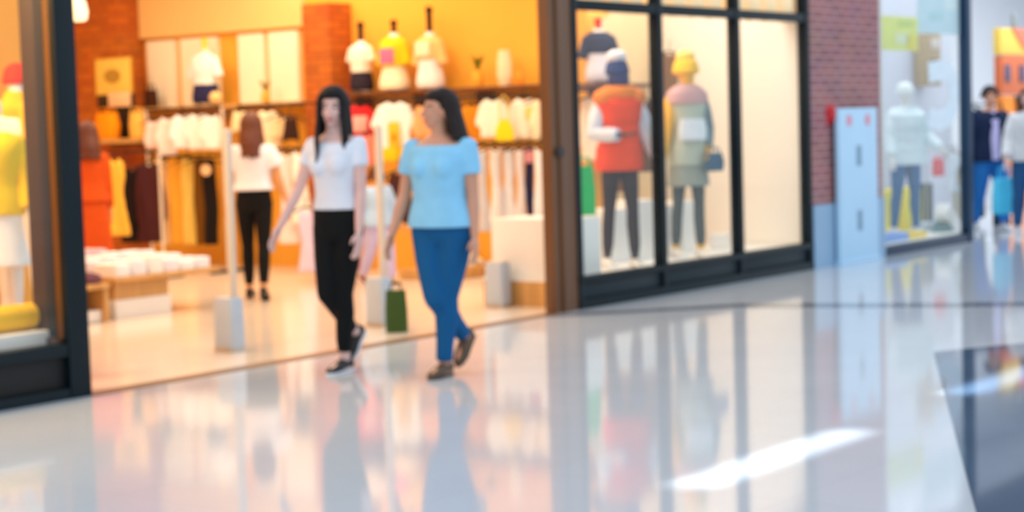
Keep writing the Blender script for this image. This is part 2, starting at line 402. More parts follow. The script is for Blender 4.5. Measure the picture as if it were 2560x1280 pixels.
def shoes(J, m, sole, parent, boot=0.0):
    for sd in 'LR':
        hip, mid, knee, cal, ank, f, u = J['leg'+sd]; s = Vector((1, 0, 0)); mb = MB(); so = MB()
        ctr = ank - u*.075
        def ring(d, w, h0, h1, n=14):
            return [ctr + f*d + s*w*math.cos(2*PI*i/n) + u*((h0+h1)/2 + (h1-h0)/2*math.sin(2*PI*i/n)) for i in range(n)]
        mb.loft([ring(-.072, .018, .02, .06), ring(-.062, .034, .012, .085), ring(-.01, .038, .012, .092), ring(.05, .040, .012, .080), ring(.11, .045, .012, .058), ring(.165, .036, .012, .042), ring(.188, .014, .014, .03)])
        if boot: mb.tube([ank - u*.03, ank + (knee-ank).normalized()*boot], [.045, .05], 14, False)
        so.loft([ring(-.078, .02, 0, .018), ring(-.06, .037, 0, .02), ring(.05, .041, 0, .02), ring(.11, .047, 0, .02), ring(.17, .036, 0, .02), ring(.194, .012, .002, .018)])
        mb.xform(Matrix.Scale(J['k'], 4)); so.xform(Matrix.Scale(J['k'], 4))
        sh = mb.build('shoe', m, parent); so.build('sole', sole, sh)
def hair(J, m, parent, length=.3, az=122, n=23, front=True, flare=.02, thick=.019, vox=.007):
    """locks combed from the crown over the skull and down"""
    dz = J['dz']; mb = MB(); rnd = random.Random(3)
    mb.ell((0, .022, 1.622+dz), (.080, .092, .088)); mb.ell((0, .004, 1.668+dz), (.078, .095, .050))
    for i in range(n):
        ph = R_(-az + 2*az*i/(n-1)); pts = []; rr = []
        # azimuth measured from the back of the head
        def P(pol, off): return Vector((math.sin(ph)*(.076+off)*math.sin(pol), .006+math.cos(ph)*(.096+off)*math.sin(pol), 1.612+dz+(.094+off)*math.cos(pol)))
        for pol in (.12, .5, .9, 1.3, 1.6): pts.append(P(pol, .008)); rr.append(thick*(.8+.2*pol))
        L = length*(1 + rnd.uniform(-.08, .06)); e = pts[-1]
        isfront = abs(ph) > R_(95)
        for j in range(1, 6):
            f = j/5
            fl = flare*f
            y = e.y + math.cos(ph)*fl + (.03*f if not isfront else -.055*min(1, f*1.6))
            if not isfront and length > .2: y = max(y, e.y*.7 + .09*min(1, f*2)*max(0, math.cos(ph)))
            pts.append(Vector((e.x + math.sin(ph)*fl + rnd.uniform(-.004, .004), y, e.z - L*f))); rr.append(thick*(1.05 - .55*f))
        if isfront and not front: pts = pts[:5]; rr = rr[:5]
        mb.tube(pts, rr, 8)
    mb.xform(J['hm']).xform(Matrix.Scale(J['k'], 4))
    return mb.build('hair', m, parent, True, vox, 2)
def plant(t, J, sd, P):
    a = Matrix.Rotation(t.rotation_euler.z, 4, 'Z') @ (J['leg'+sd][4]*J['k']); t.location = (P.x-a.x, P.y-a.y, 0)
# woman in white tee and black trousers
SK1 = skin('fair_skin', (226, 186, 178)); SK2 = skin('tan_skin', (206, 150, 122)); SK3 = skin('warm_skin', (222, 160, 110))
def paint(o, f):
    me = o.data
    for p in me.polygons:
        i = f(p.center)
        if i: p.material_index = i
pA = at(862, 928, z=0)
t, J = figure('person', 'woman with long black hair in white t-shirt and black trousers, walking beside woman in blue', 'person', (pA.x+.06, pA.y-.02, 0), R_(-78), 1.70, SK1,
    dict(L=(-1, 3, -9, 0), R=(9, 58, -2, 40)), dict(L=(4, 4, 12), R=(14, 16, 8, 20)), (18, 2), .90, .05, hair=M['hairblack'])
plant(t, J, 'L', pA)
shell(J, 't_shirt', cloth((226, 232, 244), 'white_tee'), t, .985, 1.385, .014, .48, 1.3)
trousers(J, cloth((16, 18, 20), 'black_trousers'), t, 1.0, .006, .88, .040); shoes(J, M['blackshoe'], M['rubber'], t); hair(J, M['hairblack'], t, .36, 124)
LHAND = {'A': (t, J)}
# woman in light blue tee and jeans
pB = at(1112, 940, z=0)
t, J = figure('person', 'woman with dark shoulder-length hair in light blue t-shirt and jeans, head turned aside', 'person', (pB.x+.06, pB.y-.02, 0), R_(-78), 1.66, SK2,
    dict(L=(0, 3, -12, 0), R=(9, 58, -9, 40)), dict(L=(0, 5, 8), R=(4, 12, 14)), (-44, -4), 1.10, .06, hair=M['hairdark'])
plant(t, J, 'L', pB)
shell(J, 't_shirt', cloth((140, 204, 240), 'light_blue_tee'), t, .90, 1.385, .018, .58, 1.32, .012, .06)
trousers(J, cloth((18, 86, 138), 'blue_jeans'), t, .99, .008, .95, .050, 1.04); shoes(J, M['brownshoe'], M['brownshoe'], t); hair(J, M['hairdark'], t, .19, 84, front=True, flare=.045, thick=.022)
LHAND['B'] = (t, J)
# woman inside, seen from behind
pC = at(668, 748, z=0)
t, J = figure('person', 'woman with brown hair seen from behind, white top and black trousers, inside the shop', 'person', (pC.x-.03, pC.y+.08, 0), R_(128), 1.60, SK3,
    dict(L=(12, 14, 0, 0), R=(-10, 10, 0, 18)), dict(L=(10, 12, 12), R=(-4, 16, 12)), (0, 0), .95, .05, hair=M['hairbrown'])
shell(J, 'top', cloth((238, 234, 240), 'white_loose_top'), t, 1.0, 1.42, .03, .62, 1.9, .02, .05)
trousers(J, cloth((18, 16, 18), 'black_leggings'), t, 1.02, .005, .9, .038); shoes(J, M['blackshoe'], M['blackshoe'], t); hair(J, M['hairbrown'], t, .30, 118, flare=.03)
# shopper in rust dress behind the table
t, J = figure('person', 'woman with chestnut hair in long rust-orange dress, standing behind the table by the brick pillar', 'person', (at(222, 400, y=4.75).x, 4.75, 0), R_(140), 1.58, SK3,
    dict(L=(2, 2, 2, 0), R=(-2, 2, 2, 0)), dict(L=(14, 5, 30), R=(4, 4, 10)), (10, 6), .86, .05, hair=M['hairrust'])
shell(J, 'dress_top', cloth((206, 82, 24), 'rust_dress'), t, .95, 1.42, .025, 1.85, 1.35, .02); skirt(J, MATS['rust_dress'], t, .16, 1.0, .22, .155, 'dress_skirt')
shoes(J, M['brownshoe'], M['brownshoe'], t); hair(J, M['hairrust'], t, .26, 118, flare=.03)
# child between the two women, further in
pE = at(950, 715, z=0)
t, J = figure('person', 'child in pale blue top and lavender trousers, half hidden between the two women', 'person', (pE.x+.06, pE.y+.05, 0), R_(-20), 1.12, SK3,
    dict(L=(14, 8, 2, 0), R=(-10, 22, 2, 20)), dict(L=(6, 14, 20), R=(-6, 14, 20)), (20, 5), 1.08, 0, hair=M['hairrust'])
shell(J, 'top', cloth((176, 206, 238), 'pale_blue_top'), t, .86, 1.41, .035, 1.6, 1.6, .035, 0); trousers(J, cloth((196, 186, 226), 'lavender_trousers'), t, 1.0, .016, .9, .055, 1.15)
shoes(J, mat('maroon_shoe', (120, 50, 44), .6), M['rubber'], t); hair(J, M['hairrust'], t, .12, 118)
# far right couple
pM = at(2484, 578, z=0)
t, J = figure('person', 'man with dark hair in navy jacket over lilac shirt and jeans, at far storefront', 'person', (pM.x+.05, pM.y+.05, 0), R_(-42), 1.72, SK2,
    dict(L=(10, 6, 2, 0), R=(-8, 12, 2, 14)), dict(L=(6, 8, 16), R=(-2, 12, 14)), (-10, 4), 1.08, 0, hair=M['hairblack'])
shell(J, 'jacket', cloth((22, 36, 66), 'navy_jacket'), t, .82, 1.42, .032, 1.92, 1.65, .01, 0)
mbx = MB(); mbx.rings([(.84+J['dz'], .055, .03, -.13), (1.1+J['dz'], .06, .04, -.118), (1.3+J['dz'], .07, .04, -.112), (1.42+J['dz'], .05, .04, -.05)]).xform(Matrix.Scale(J['k'], 4)).build('shirt', cloth((182, 176, 216), 'lilac_shirt'), t)
trousers(J, cloth((36, 108, 180), 'bright_jeans'), t, 1.0, .014, .95, .055, 1.12); shoes(J, M['greybox'], M['rubber'], t); hair(J, M['hairblack'], t, .03, 122, front=False)
LHAND['M'] = (t, J)
pW = at(2600, 588, z=0)
t, J = figure('person', 'person in pale grey knit sweater and blue jeans, cut off by the picture edge', 'person', (pW.x, pW.y+.12, 0), R_(-60), 1.68, SK1,
    dict(L=(8, 6, 2, 0), R=(-8, 10, 2, 12)), dict(L=(4, 8, 10), R=(4, 12, 30)), (-30, 4), 1.05, .05, hair=M['hairbrown'])
shell(J, 'sweater', cloth((206, 206, 208), 'grey_sweater'), t, .86, 1.43, .04, 1.9, 1.8, .02); trousers(J, cloth((40, 84, 130), 'mid_jeans'), t, 1.0, .012, .95, .05, 1.1)
shoes(J, M['greybox'], M['rubber'], t); hair(J, M['hairbrown'], t, .2, 118)
LHAND['W'] = (t, J)
# ------------------------------------------------------------------ setting
def slab(name, poly, z0, z1, m):
    mb = MB(); mb.loft([[Vector((x, y, z0)) for x, y in poly], [Vector((x, y, z1)) for x, y in poly]])
    return struct(mb.build(name, m, None, False))
def wall(name, x0, x1, y0, y1, z0, z1, m):
    o = MB().box(((x0+x1)/2, (y0+y1)/2, (z0+z1)/2), (x1-x0, y1-y0, z1-z0)).build(name, m, None, False); return struct(o)
slab('floor', [(-6, -18), (34, -18), (34, .04), (-6, .04)], -.1, 0, M['floor'])
slab('floor_shop', [(4.3, .04), (15.45, .04), (15.45, 10.7), (4.3, 10.7)], -.1, 0, M['shopfloor'])
slab('floor_storefront', [(16.85, .04), (34, .04), (34, 6.2), (16.85, 6.2)], -.1, 0, M['floor'])
slab('trim_1', [(6.6, -.08), (11.1, -.08), (11.1, .05), (6.6, .05)], 0, .004, wood('threshold_bronze', (112, 76, 50), .35))
a, b, c_ = Vector((10.95, -.06, 0)), Vector((12.12, -1.07, 0)), Vector((13.3, -3.3, 0))
slab('trim_2', [(10.85, -.12), (12.02, -1.12), (12.62, -2.66), (13.6, -4.6), (13.95, -4.6), (12.88, -2.55), (12.26, -1.0), (11.1, -.1)], 0, .003, M['inlay'])
slab('floor_dark_border', [(2, -7.51), (10.19, -3.53), (11.6, -4.3), (16, -7), (15, -15), (2, -15)], 0, .002, M['granite'])
wall('wall_right', 14.0, 14.2, 1.6, 10.7, 0, 3.9, M['amber'])
wall('wall_step', 14.2, 15.45, 1.6, 1.8, 0, 3.9, mat('tan_wall_paint', (232, 204, 160), .8, 0, .03, 2))
wall('wall_end', 15.3, 15.45, .08, 1.6, 0, 3.9, M['backdrop'])
wall('wall_back', 4.3, 14.0, 10.5, 10.7, 0, 3.9, M['amber'])
wall('wall_left', 4.3, 4.45, .08, 10.5, 0, 3.9, M['amber'])
wall('ceiling', 4.3, 15.45, .08, 10.7, 3.9, 4.05, M['ceiling'])
wall('wall_fascia', -6, 16.8, -.05, .08, 2.82, 4.6, M['whitewall'])
wall('wall_fascia_blue', 16.8, 34, -.05, .08, 2.95, 4.6, M['navy'])
wall('wall_front', -6, 3.4, -.05, .08, 0, 2.82, M['whitewall'])
# upper cream band and soffit along the side wall
wall('trim_3', 13.93, 14.0, 5.2, 10.5, 2.56, 3.9, M['cream'])
# brick piers inside
wall('wall_pier_deep', 13.62, 14.0, 7.75, 9.4, 0, 3.9, M['brick_in'])
wall('wall_pier', 13.66, 14.0, 4.56, at(757, 100, x=13.66).y, 0, at(800, 8, x=13.66).z, M['brick_in'])
# brick pier of the facade
wall('wall_brick', 15.33, 16.82, -.03, .6, 0, 4.6, M['brick_out'])
q = at(2070, 510, y=-.05); wall('baseboard_brick', 15.31, 16.84, -.055, .55, 0, q.z, M['skirting'])
# shopfront with three panes
def wpart(name, x0, x1, y0, y1, z0, z1, m, par, bev=.004): return MB().box(((x0+x1)/2, (y0+y1)/2, (z0+z1)/2), (x1-x0, y1-y0, z1-z0), 0, bev).build(name, m, par, True)
w = thing('window_1', 'dark teal framed three-pane shop window beside the brick pier', 'window'); struct(w)
xs = [11.47, 12.70, 13.98, 15.28]
for i, x in enumerate(xs): wpart('mullion', x-.035, x+.035, -.04, .06, 0, 2.82, M['teal'], w)
wpart('transom', 11.44, 15.31, -.035, .05, 2.33, 2.41, M['teal'], w)
wpart('sill', 11.44, 15.31, -.05, .07, .20, .25, M['teal'], w)
wpart('bottom_rail', 11.44, 15.31, -.045, .05, 0, .07, M['teal'], w)
for a, b in zip(xs, xs[1:]):
    wpart('kick_panel', a+.035, b-.035, -.01, .03, .07, .20, M['kick'], w)
    wpart('pane', a+.035, b-.035, .0, .008, .25, 2.33, M['glass'], w, 0)
    n = 4; st = (b-a-.07)/n
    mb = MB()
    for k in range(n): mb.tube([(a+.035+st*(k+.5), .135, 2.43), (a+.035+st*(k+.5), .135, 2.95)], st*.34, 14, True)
    mb.build('fluted_panel', mat('cream_tube_added_glow', (255, 232, 190), .5, 0, 0, 3, emit=((255, 214, 150), .30)), w)  # slight emission added to the tubes in place of the warm interior light
    wpart('fluted_backing', a+.035, b-.035, .27, .28, 2.44, 2.82, mat('amber_backing', (128, 70, 28), .6), w, 0)
# window with the yellow display, cut off at the left
w = thing('window_2', 'dark teal framed shop window left of the entrance', 'window'); struct(w)
wpart('mullion', 6.455, 6.60, -.05, .0, 0, 2.82, M['teal'], w); wpart('mullion', 3.4, 3.5, -.05, .1, 0, 2.82, M['teal'], w)
wpart('sill', 3.5, 6.455, -.045, .08, .24, .31, M['teal'], w); wpart('bottom_rail', 3.5, 6.455, -.045, .06, 0, .06, M['teal'], w)
wpart('kick_panel', 3.5, 6.455, -.01, .03, .06, .24, M['black'], w); wpart('transom', 3.5, 6.455, -.035, .05, 2.6, 2.68, M['teal'], w)
wpart('pane', 3.5, 6.455, 0, .008, .31, 2.6, M['glass'], w, 0)
# entrance jambs
d = thing('door_1', 'brown timber entrance jamb beside the three-pane window', 'door jamb'); struct(d)
for i, (x0, x1, y0) in enumerate(((11.13, 11.21, -.03), (11.22, 11.325, -.045), (11.33, 11.435, -.03))): wpart('jamb_board', x0, x1, y0, .07, 0, 2.82, M['timber'], d)
wpart('jamb_core', 11.14, 11.43, .0, .06, 0, 2.82, M['darktimber'], d, 0)
q = at(1391, 380, y=-.05); wpart('lock_plate', 11.17, 11.26, -.058, -.03, q.z-.035, q.z+.03, M['blackplastic'], d)
d = thing('door_2', 'brown timber and black entrance jamb behind the dark teal post', 'door jamb'); struct(d)
for (y0, y1, m) in ((.0, .055, 'timber'), (.055, .13, 'black'), (.13, .26, 'darktimber')): wpart('jamb_board', 6.46, 6.575, y0, y1, 0, 2.82, M[m], d)
wpart('jamb_foot', 6.44, 6.59, .002, .28, 0, .34, M['darktimber'], d)
# next storefront
w = thing('window_3', 'bright storefront window beyond the brick pier', 'window'); struct(w)
wpart('mullion', 18.99, 19.10, -.05, .06, 0, 2.95, M['bluemetal'], w); wpart('mullion', 16.82, 16.88, -.03, .06, 0, 2.95, M['steel'], w)
wpart('bottom_rail', 16.88, 19.1, -.04, .06, 0, .09, M['navy'], w); wpart('pane', 16.88, 18.99, 0, .008, .09, 2.95, M['glass'], w, 0)
wall('wall_storefront_back', 16.84, 22.0, 1.45, 1.5, 0, 4.4, mat('pale_lilac_wall', (206, 208, 220), .7, 0, .02, 2))
wall('wall_storefront_side', 16.84, 16.9, .6, 1.45, 0, 4.4, M['whitewall'])
wall('wall_lobby', 19.1, 34, 4.2, 4.3, 0, 4.4, M['whitewall'])
wall('ceiling_storefront', 16.84, 34, .08, 4.3, 4.4, 4.5, M['whitewall'])
wall('wall_far', 33.8, 34, .08, 4.2, 0, 4.4, M['whitewall'])
# pale panels on the upper side wall, deep part
for (a, b) in ((372, 440), (456, 545), (600, 662), (676, 748)):
    y0, y1 = at(b, 200, x=13.95).y, at(a, 200, x=13.95).y
    wall('trim_4' if a == 372 else 'trim_%d' % (5+[456, 600, 676].index(a)), 13.94, 14.0, y0, y1, 1.72, 2.52, M['panel'])
# ------------------------------------------------------------------ light
wd = bpy.data.worlds.new('world'); sc.world = wd; wd.use_nodes = True
wd.node_tree.nodes['Background'].inputs[0].default_value = (.80, .90, 1.0, 1); wd.node_tree.nodes['Background'].inputs[1].default_value = 1.24
def area(name, loc, sx, sy, power, col, rot=(0, 0, 0), spread=180):
    l = bpy.data.lights.new(name, 'AREA'); l.shape = 'RECTANGLE'; l.size = sx; l.size_y = sy; l.energy = power; l.color = col; l.spread = R_(spread)
    o = bpy.data.objects.new(name, l); COL.objects.link(o); o.location = loc; o.rotation_euler = rot; return o
WARM = (1, .83, .60)
for i, (x, y) in enumerate(((7.5, 2.6), (11, 2.6), (7.5, 6.6), (11, 6.6), (12.9, 4.5))): area('shop_ceiling_light', (x, y, 3.85), 2.2, 2.2, 88, WARM)
area('window_light', (13.4, .75, 3.3), 3.6, .7, 72, (1, .95, .87)); area('window_light', (5.2, .9, 3.2), 1.6, .8, 120, (1, .82, .5))
area('storefront_light', (19, .6, 4.3), 4.0, .7, 95, (.92, .97, 1)); area('storefront_light', (26, .75, 4.3), 9, 1.0, 300, (.94, .97, 1))
# narrow beams added to lay two bright strips on the floor, no roof slots built
for (x0, x1) in ((6.05, 7.50), (8.72, 10.3)): area('floor_streak_beam', ((x0+x1)/2, -4.34, 3.0), x1-x0, .05, 1.9 if x0 < 8 else 5.5, (.80, .92, 1), (0, 0, 0), 6.5)
# ------------------------------------------------------------------ goods
def hanger_mesh():
    if 'hanger' in MESHES: return MESHES['hanger']
    mb = MB(); mb.tube([(-.16, 0, -.12), (-.08, 0, -.085), (0, 0, -.06), (.08, 0, -.085), (.16, 0, -.12)], [.006, .008, .009, .008, .006], 8)
    mb.tube([(0, 0, -.06), (0, 0, -.005), (.018, 0, .016), (.012, 0, .034), (-.006, 0, .034)], .0035, 6)
    MESHES['hanger'] = mb.mesh('hanger', M['black']); return MESHES['hanger']
MESHES = {}
def garment_mesh(kind, w, L, seed):
    """cloth on a hanger: outline in x,z below the hook, front at -y"""
    n = -.07; s = w
    if kind == 'tee': poly = [(.06, n), (s*.85, -.115), (s*1.30, -.30), (s*1.08, -.35), (s*.86, -.25), (s*.88, -L), (-s*.88, -L), (-s*.86, -.25), (-s*1.08, -.35), (-s*1.30, -.30), (-s*.85, -.115), (-.06, n), (0, n-.035)]; th = .05
    elif kind == 'coat': poly = [(.05, n), (s*.85, -.115), (s*1.12, -.40), (s*1.1, -min(.66, L*.8)), (s*.9, -min(.66, L*.8)), (s*.84, -.30), (s*1.0, -L), (-s*1.0, -L), (-s*.84, -.30), (-s*.9, -min(.66, L*.8)), (-s*1.1, -min(.66, L*.8)), (-s*1.12, -.40), (-s*.85, -.115), (-.05, n), (0, n-.04)]; th = .075
    elif kind == 'dress': poly = [(.05, n), (s*.7, -.12), (s*.75, -.26), (s*.62, -.40), (s*1.05, -L), (-s*1.05, -L), (-s*.62, -.40), (-s*.75, -.26), (-s*.7, -.12), (-.05, n), (0, n-.06)]; th = .06
    else: poly = [(s*.8, n), (s, -.30), (s*.95, -L), (s*.12, -L), (0, -.36), (-s*.12, -L), (-s*.95, -L), (-s, -.30), (-s*.8, n)]; th = .05
    mb = MB(); mb.prism(poly, -th/2, th/2); me = mb.mesh('g', [], True, .016, 5)
    rnd = random.Random(seed); p1, p2, f1, f2 = rnd.uniform(0, 6), rnd.uniform(0, 6), rnd.uniform(26, 38), rnd.uniform(11, 17)
    for v in me.vertices:
        r = min(1, max(0, (-v.co.z-.12)/.3)); v.co.y += r*(.012*math.sin(v.co.x*f1+p1+v.co.z*2) + .012*math.sin(v.co.x*f2+p2)); v.co.x += .008*r*math.sin(v.co.z*9+p1)
    return me
def hang(px, yt, yb, wpx, kind, rgb, label, x=13.6, rail=None, name=None, cat=None, group=None, yaw=None, y=None, prt=None):
    P = at(px, yt, x=x) if y is None else at(px, yt, y=y); B = at(px, yb, x=P.x if y is None else None, y=y)
    S = FPX/((P-CAM).dot(CF)); rnd = random.Random(int(px*7+yt))
    L = P.z - B.z + .07; top = P.z + .07
    if rail is not None and rail > top: pass
    hw = wpx/S/2/.82*.92; hw /= {'tee': 1.15, 'coat': 1.05, 'dress': 1.0}.get(kind, 1.0)
    nm = name or {'tee': 't_shirt', 'coat': 'jacket', 'dress': 'dress', 'trousers': 'trousers'}[kind]
    cc = cat or {'tee': 't-shirt', 'coat': 'jacket', 'dress': 'dress', 'trousers': 'trousers'}[kind]
    t = thing(nm, label, cc, (P.x, P.y, top), R_(-56+rnd.uniform(-9, 9)) if yaw is None else yaw, group)
    me = garment_mesh(kind, hw, L, int(px)); me.materials.append(cloth(rgb)); link('cloth', me, t); link('hanger', hanger_mesh(), t)
    if rail and rail - top > .03: MB().tube([(0, 0, .03), (0, 0, rail-top)], .004, 6).build('hanger_extension', M['black'], t)
    if prt:
        for (x0, x1, z0, z1, c) in prt:
            mb = MB(); n = 7
            mb.box(((x0+x1)/2*hw, -.043, -(z0+z1)/2*L), ((x1-x0)*hw, .012, (z1-z0)*L), 0, .005); mb.build('print', cloth(c), t)
    return t
def rail(label, x, ya, yb, z, posts=False, wallx=14.0):
    t = thing('clothes_rail', label, 'clothes rail', (x, (ya+yb)/2, 0 if posts else z)); h = 0 if not posts else z; L = abs(yb-ya)/2
    MB().tube([(0, -L, h), (0, L, h)], .014, 10).build('rail_tube', M['black'], t)
    for s in (-1, 1):
        if posts:
            MB().tube([(0, s*L, h), (0, s*L, .02)], .016, 10, False).build('post', M['antenna'], t); MB().box((0, s*L, .015), (.5, .05, .03), 0, .006).build('foot', M['black'], t)
        else: MB().tube([(0, s*L*.9, h), (wallx-x, s*L*.9, h)], .010, 8, False).build('bracket', M['black'], t)
    return t
def yx(px, x): return at(px, 300, x=x).y
# --- two-tier rails by the deep pier
z1, z2 = at(450, 272, x=13.2).z, at(450, 392, x=13.2).z
rail('black two-tier rail upper bar with white tops, between the brick piers', 13.2, yx(366, 13.2), yx(556, 13.2), z1, True)
rail('lower bar carrying beige and mustard trousers behind the white table', 13.45, yx(372, 13.45), yx(546, 13.45), z2, False)
GA = 'white tops on the upper rail'
for px, yt, yb, w_, rgb, lb in ((382, 300, 372, 40, (246, 214, 204), 'pale pink top at the pier end of the upper rail of white tops'),
        (418, 292, 388, 54, (248, 226, 216), 'blush top with a small dark mark, second on the upper rail of white tops'),
        (456, 286, 372, 60, (255, 252, 248), 'bright white top in the middle of the upper rail of white tops'),
        (494, 284, 374, 58, (248, 240, 230), 'ivory top second last on the upper rail of white tops'),
        (528, 286, 374, 52, (244, 238, 228), 'cream white top at the post end of the upper rail of white tops')):
    hang(px, yt, yb, w_, 'tee', rgb, lb, 13.2, z1, 'top', 'top', GA)
for px, yt, yb, w_, rgb, lb in ((402, 398, 612, 34, (250, 212, 160), 'beige trousers beside the dark maroon ones, behind the white table'), (438, 394, 612, 40, (250, 176, 60), 'deep mustard trousers in the middle of the lower bar'),
        (468, 396, 612, 36, (255, 210, 104), 'light mustard trousers next to the brown pair on the lower bar'), (498, 398, 612, 30, (120, 74, 14), 'dark mustard-brown trousers before the black pair on the lower bar'), (522, 400, 612, 32, (28, 22, 20), 'black trousers at the post end of the lower bar')):
    hang(px, yt, yb, w_, 'trousers', rgb, lb, 13.45, z2, group='trousers on the lower bar')
hang(330, 420, 606, 64, 'coat', (30, 18, 18), 'black long coat hanging in front of the brick pier behind the table', 12.6, None, 'coat', 'coat')
hang(372, 408, 606, 64, 'coat', (70, 30, 32), 'dark maroon long coat beside the black coat behind the table', 12.6, None, 'coat', 'coat')
hang(286, 395, 590, 60, 'dress', (240, 184, 70), 'yellow-orange dress hanging right beside the woman in rust', 12.2, None)
zc = at(340, 392, x=12.4).z
rail('dark free-standing rail with the black and maroon coats', 12.4, yx(262, 12.4), yx(394, 12.4), zc+.05, True)
# round price disc
q = at(515, 425, x=13.2); t = MB().rings([(-.006, .055, .06, 0), (.006, .055, .06, 0)], 24, 2).xform(Matrix.Rotation(PI/2, 4, 'X')).build('price_disc', cloth((240, 190, 140)), loc=q, rz=R_(-56)); tag(t, 'round peach price disc in front of the black trousers', 'sign')
# --- middle group behind the woman in the white top
z3 = at(680, 262, x=13.5).z
rail('black rail with pale tops behind the woman seen from behind', 13.5, yx(598, 13.5), yx(772, 13.5), z3)
hang(668, 275, 372, 62, 'coat', (252, 226, 190), 'cream puffer jacket right behind the head of the brown-haired woman', 13.5, z3)
hang(700, 288, 345, 40, 'tee', (250, 210, 160), 'peach top next to the cream puffer jacket', 13.5, z3, 'top', 'top')
hang(726, 290, 350, 36, 'tee', (58, 34, 26), 'dark brown top beside the peach top on the pale rail', 13.5, z3, 'top', 'top')
hang(598, 275, 330, 40, 'tee', (252, 222, 170), 'butter yellow top left of the cream puffer jacket', 13.5, z3, 'top', 'top')
z4 = at(730, 372, x=13.3).z
rail('lower rail with long pale pink and white dresses', 13.3, yx(690, 13.3), yx(800, 13.3), z4)
hang(716, 380, 610, 46, 'dress', (250, 222, 214), 'long pale pink dress beside the woman in black trousers', 13.3, z4)
hang(748, 376, 560, 44, 'dress', (240, 238, 226), 'long off-white dress partly behind the woman in white t-shirt', 13.3, z4)
hang(764, 520, 680, 44, 'dress', (226, 208, 232), 'lavender dress low behind the arm of the woman in white t-shirt', 12.6, None)
# --- shelf and rails of the long side wall
sz = at(1130, 222, x=13.8).z; sy0, sy1 = yx(1400, 13.8), yx(878, 13.8)
t = thing('wall_shelf', 'dark brown wooden wall shelf carrying the dressed torso forms', 'shelf', (13.82, (sy0+sy1)/2, sz-.02))
MB().box((0, 0, 0), (.34, sy1-sy0, .045), 0, .006).build('board', M['shelfwood'], t)
for f in (-.45, -.15, .15, .45): MB().box((.03, f*(sy1-sy0), -.09), (.26, .03, .13), 0, .004).build('bracket', M['shelfwood'], t)
z5, z6 = at(1100, 246, x=13.6).z, at(1250, 357, x=13.6).z
rail('upper bar under the dark shelf with red and white tops', 13.6, yx(1372, 13.6), yx(866, 13.6), z5-.0)
rail('lower bar under the dark shelf with long pale garments', 13.6, yx(1372, 13.6), yx(960, 13.6), z6)
GB = 'tops under the dark shelf'
hang(900, 262, 345, 74, 'tee', (228, 44, 50), 'red t-shirt with a pale pink print, beside the white and yellow tee', 13.6, z5, prt=((-.5, .5, .45, .85, (250, 180, 170)),), group=GB)
hang(915, 335, 410, 50, 'tee', (240, 140, 120), 'salmon top hanging below the red t-shirt', 13.5, None, 'top', 'top')
hang(985, 254, 402, 100, 'tee', (252, 246, 238), 'white t-shirt with a big yellow print behind the tall antenna', 13.55, z5, prt=((-.78, .78, .80, 1.0, (244, 196, 30)), (-.30, .30, .42, .80, (240, 190, 50)), (-.12, .12, .58, .72, (224, 130, 20))), group=GB)
hang(1060, 262, 345, 52, 'tee', (250, 170, 110), 'orange top at the face of the woman in blue', 13.6, z5, 'top', 'top', GB)
hang(1180, 262, 345, 60, 'coat', (222, 140, 30), 'amber-brown jacket between the woman in blue and the white tops', 13.6, z5, group=GB)
hang(1232, 246, 345, 78, 'tee', (250, 236, 214), 'cream t-shirt left of the small yellow bag', 13.6, z5, group=GB)
hang(1310, 244, 348, 78, 'tee', (248, 228, 204), 'cream t-shirt right of the small yellow bag', 13.6, z5, group=GB, prt=((.1, .6, .35, .6, (244, 206, 110)),))
hang(1352, 246, 350, 50, 'tee', (246, 220, 176), 'pale apricot t-shirt at the timber jamb end of the upper bar', 13.6, z5, group=GB)
hang(996, 428, 560, 54, 'coat', (74, 40, 36), 'dark maroon jacket behind the tall antenna and the child', 13.5, z6)
GC = 'long garments on the lower bar'
for px, w_, yb, rgb, lb, kd in ((1206, 34, 580, (206, 206, 214), 'cool grey long dress beside the arm of the woman in blue', 'dress'), (1238, 40, 555, (228, 222, 218), 'off-white long dress next to the cool grey one', 'dress'), (1270, 42, 552, (226, 226, 232), 'very pale grey long dress in the middle of the lower bar', 'dress'), (1298, 30, 550, (216, 206, 204), 'taupe white long dress beside the navy trousers', 'dress'),
        (1322, 26, 545, (44, 46, 84), 'navy trousers with a pink waist on the lower bar', 'trousers'), (1350, 46, 545, (240, 234, 230), 'white long dress at the timber jamb end of the lower bar', 'dress')):
    hang(px, 366, yb, w_*.82, kd, rgb, lb, 13.6 - (.10 if px in (1238, 1298, 1350) else 0), z6, group=GC, prt=((-.9, .9, .1, .3, (220, 150, 160)),) if kd == 'trousers' else None)
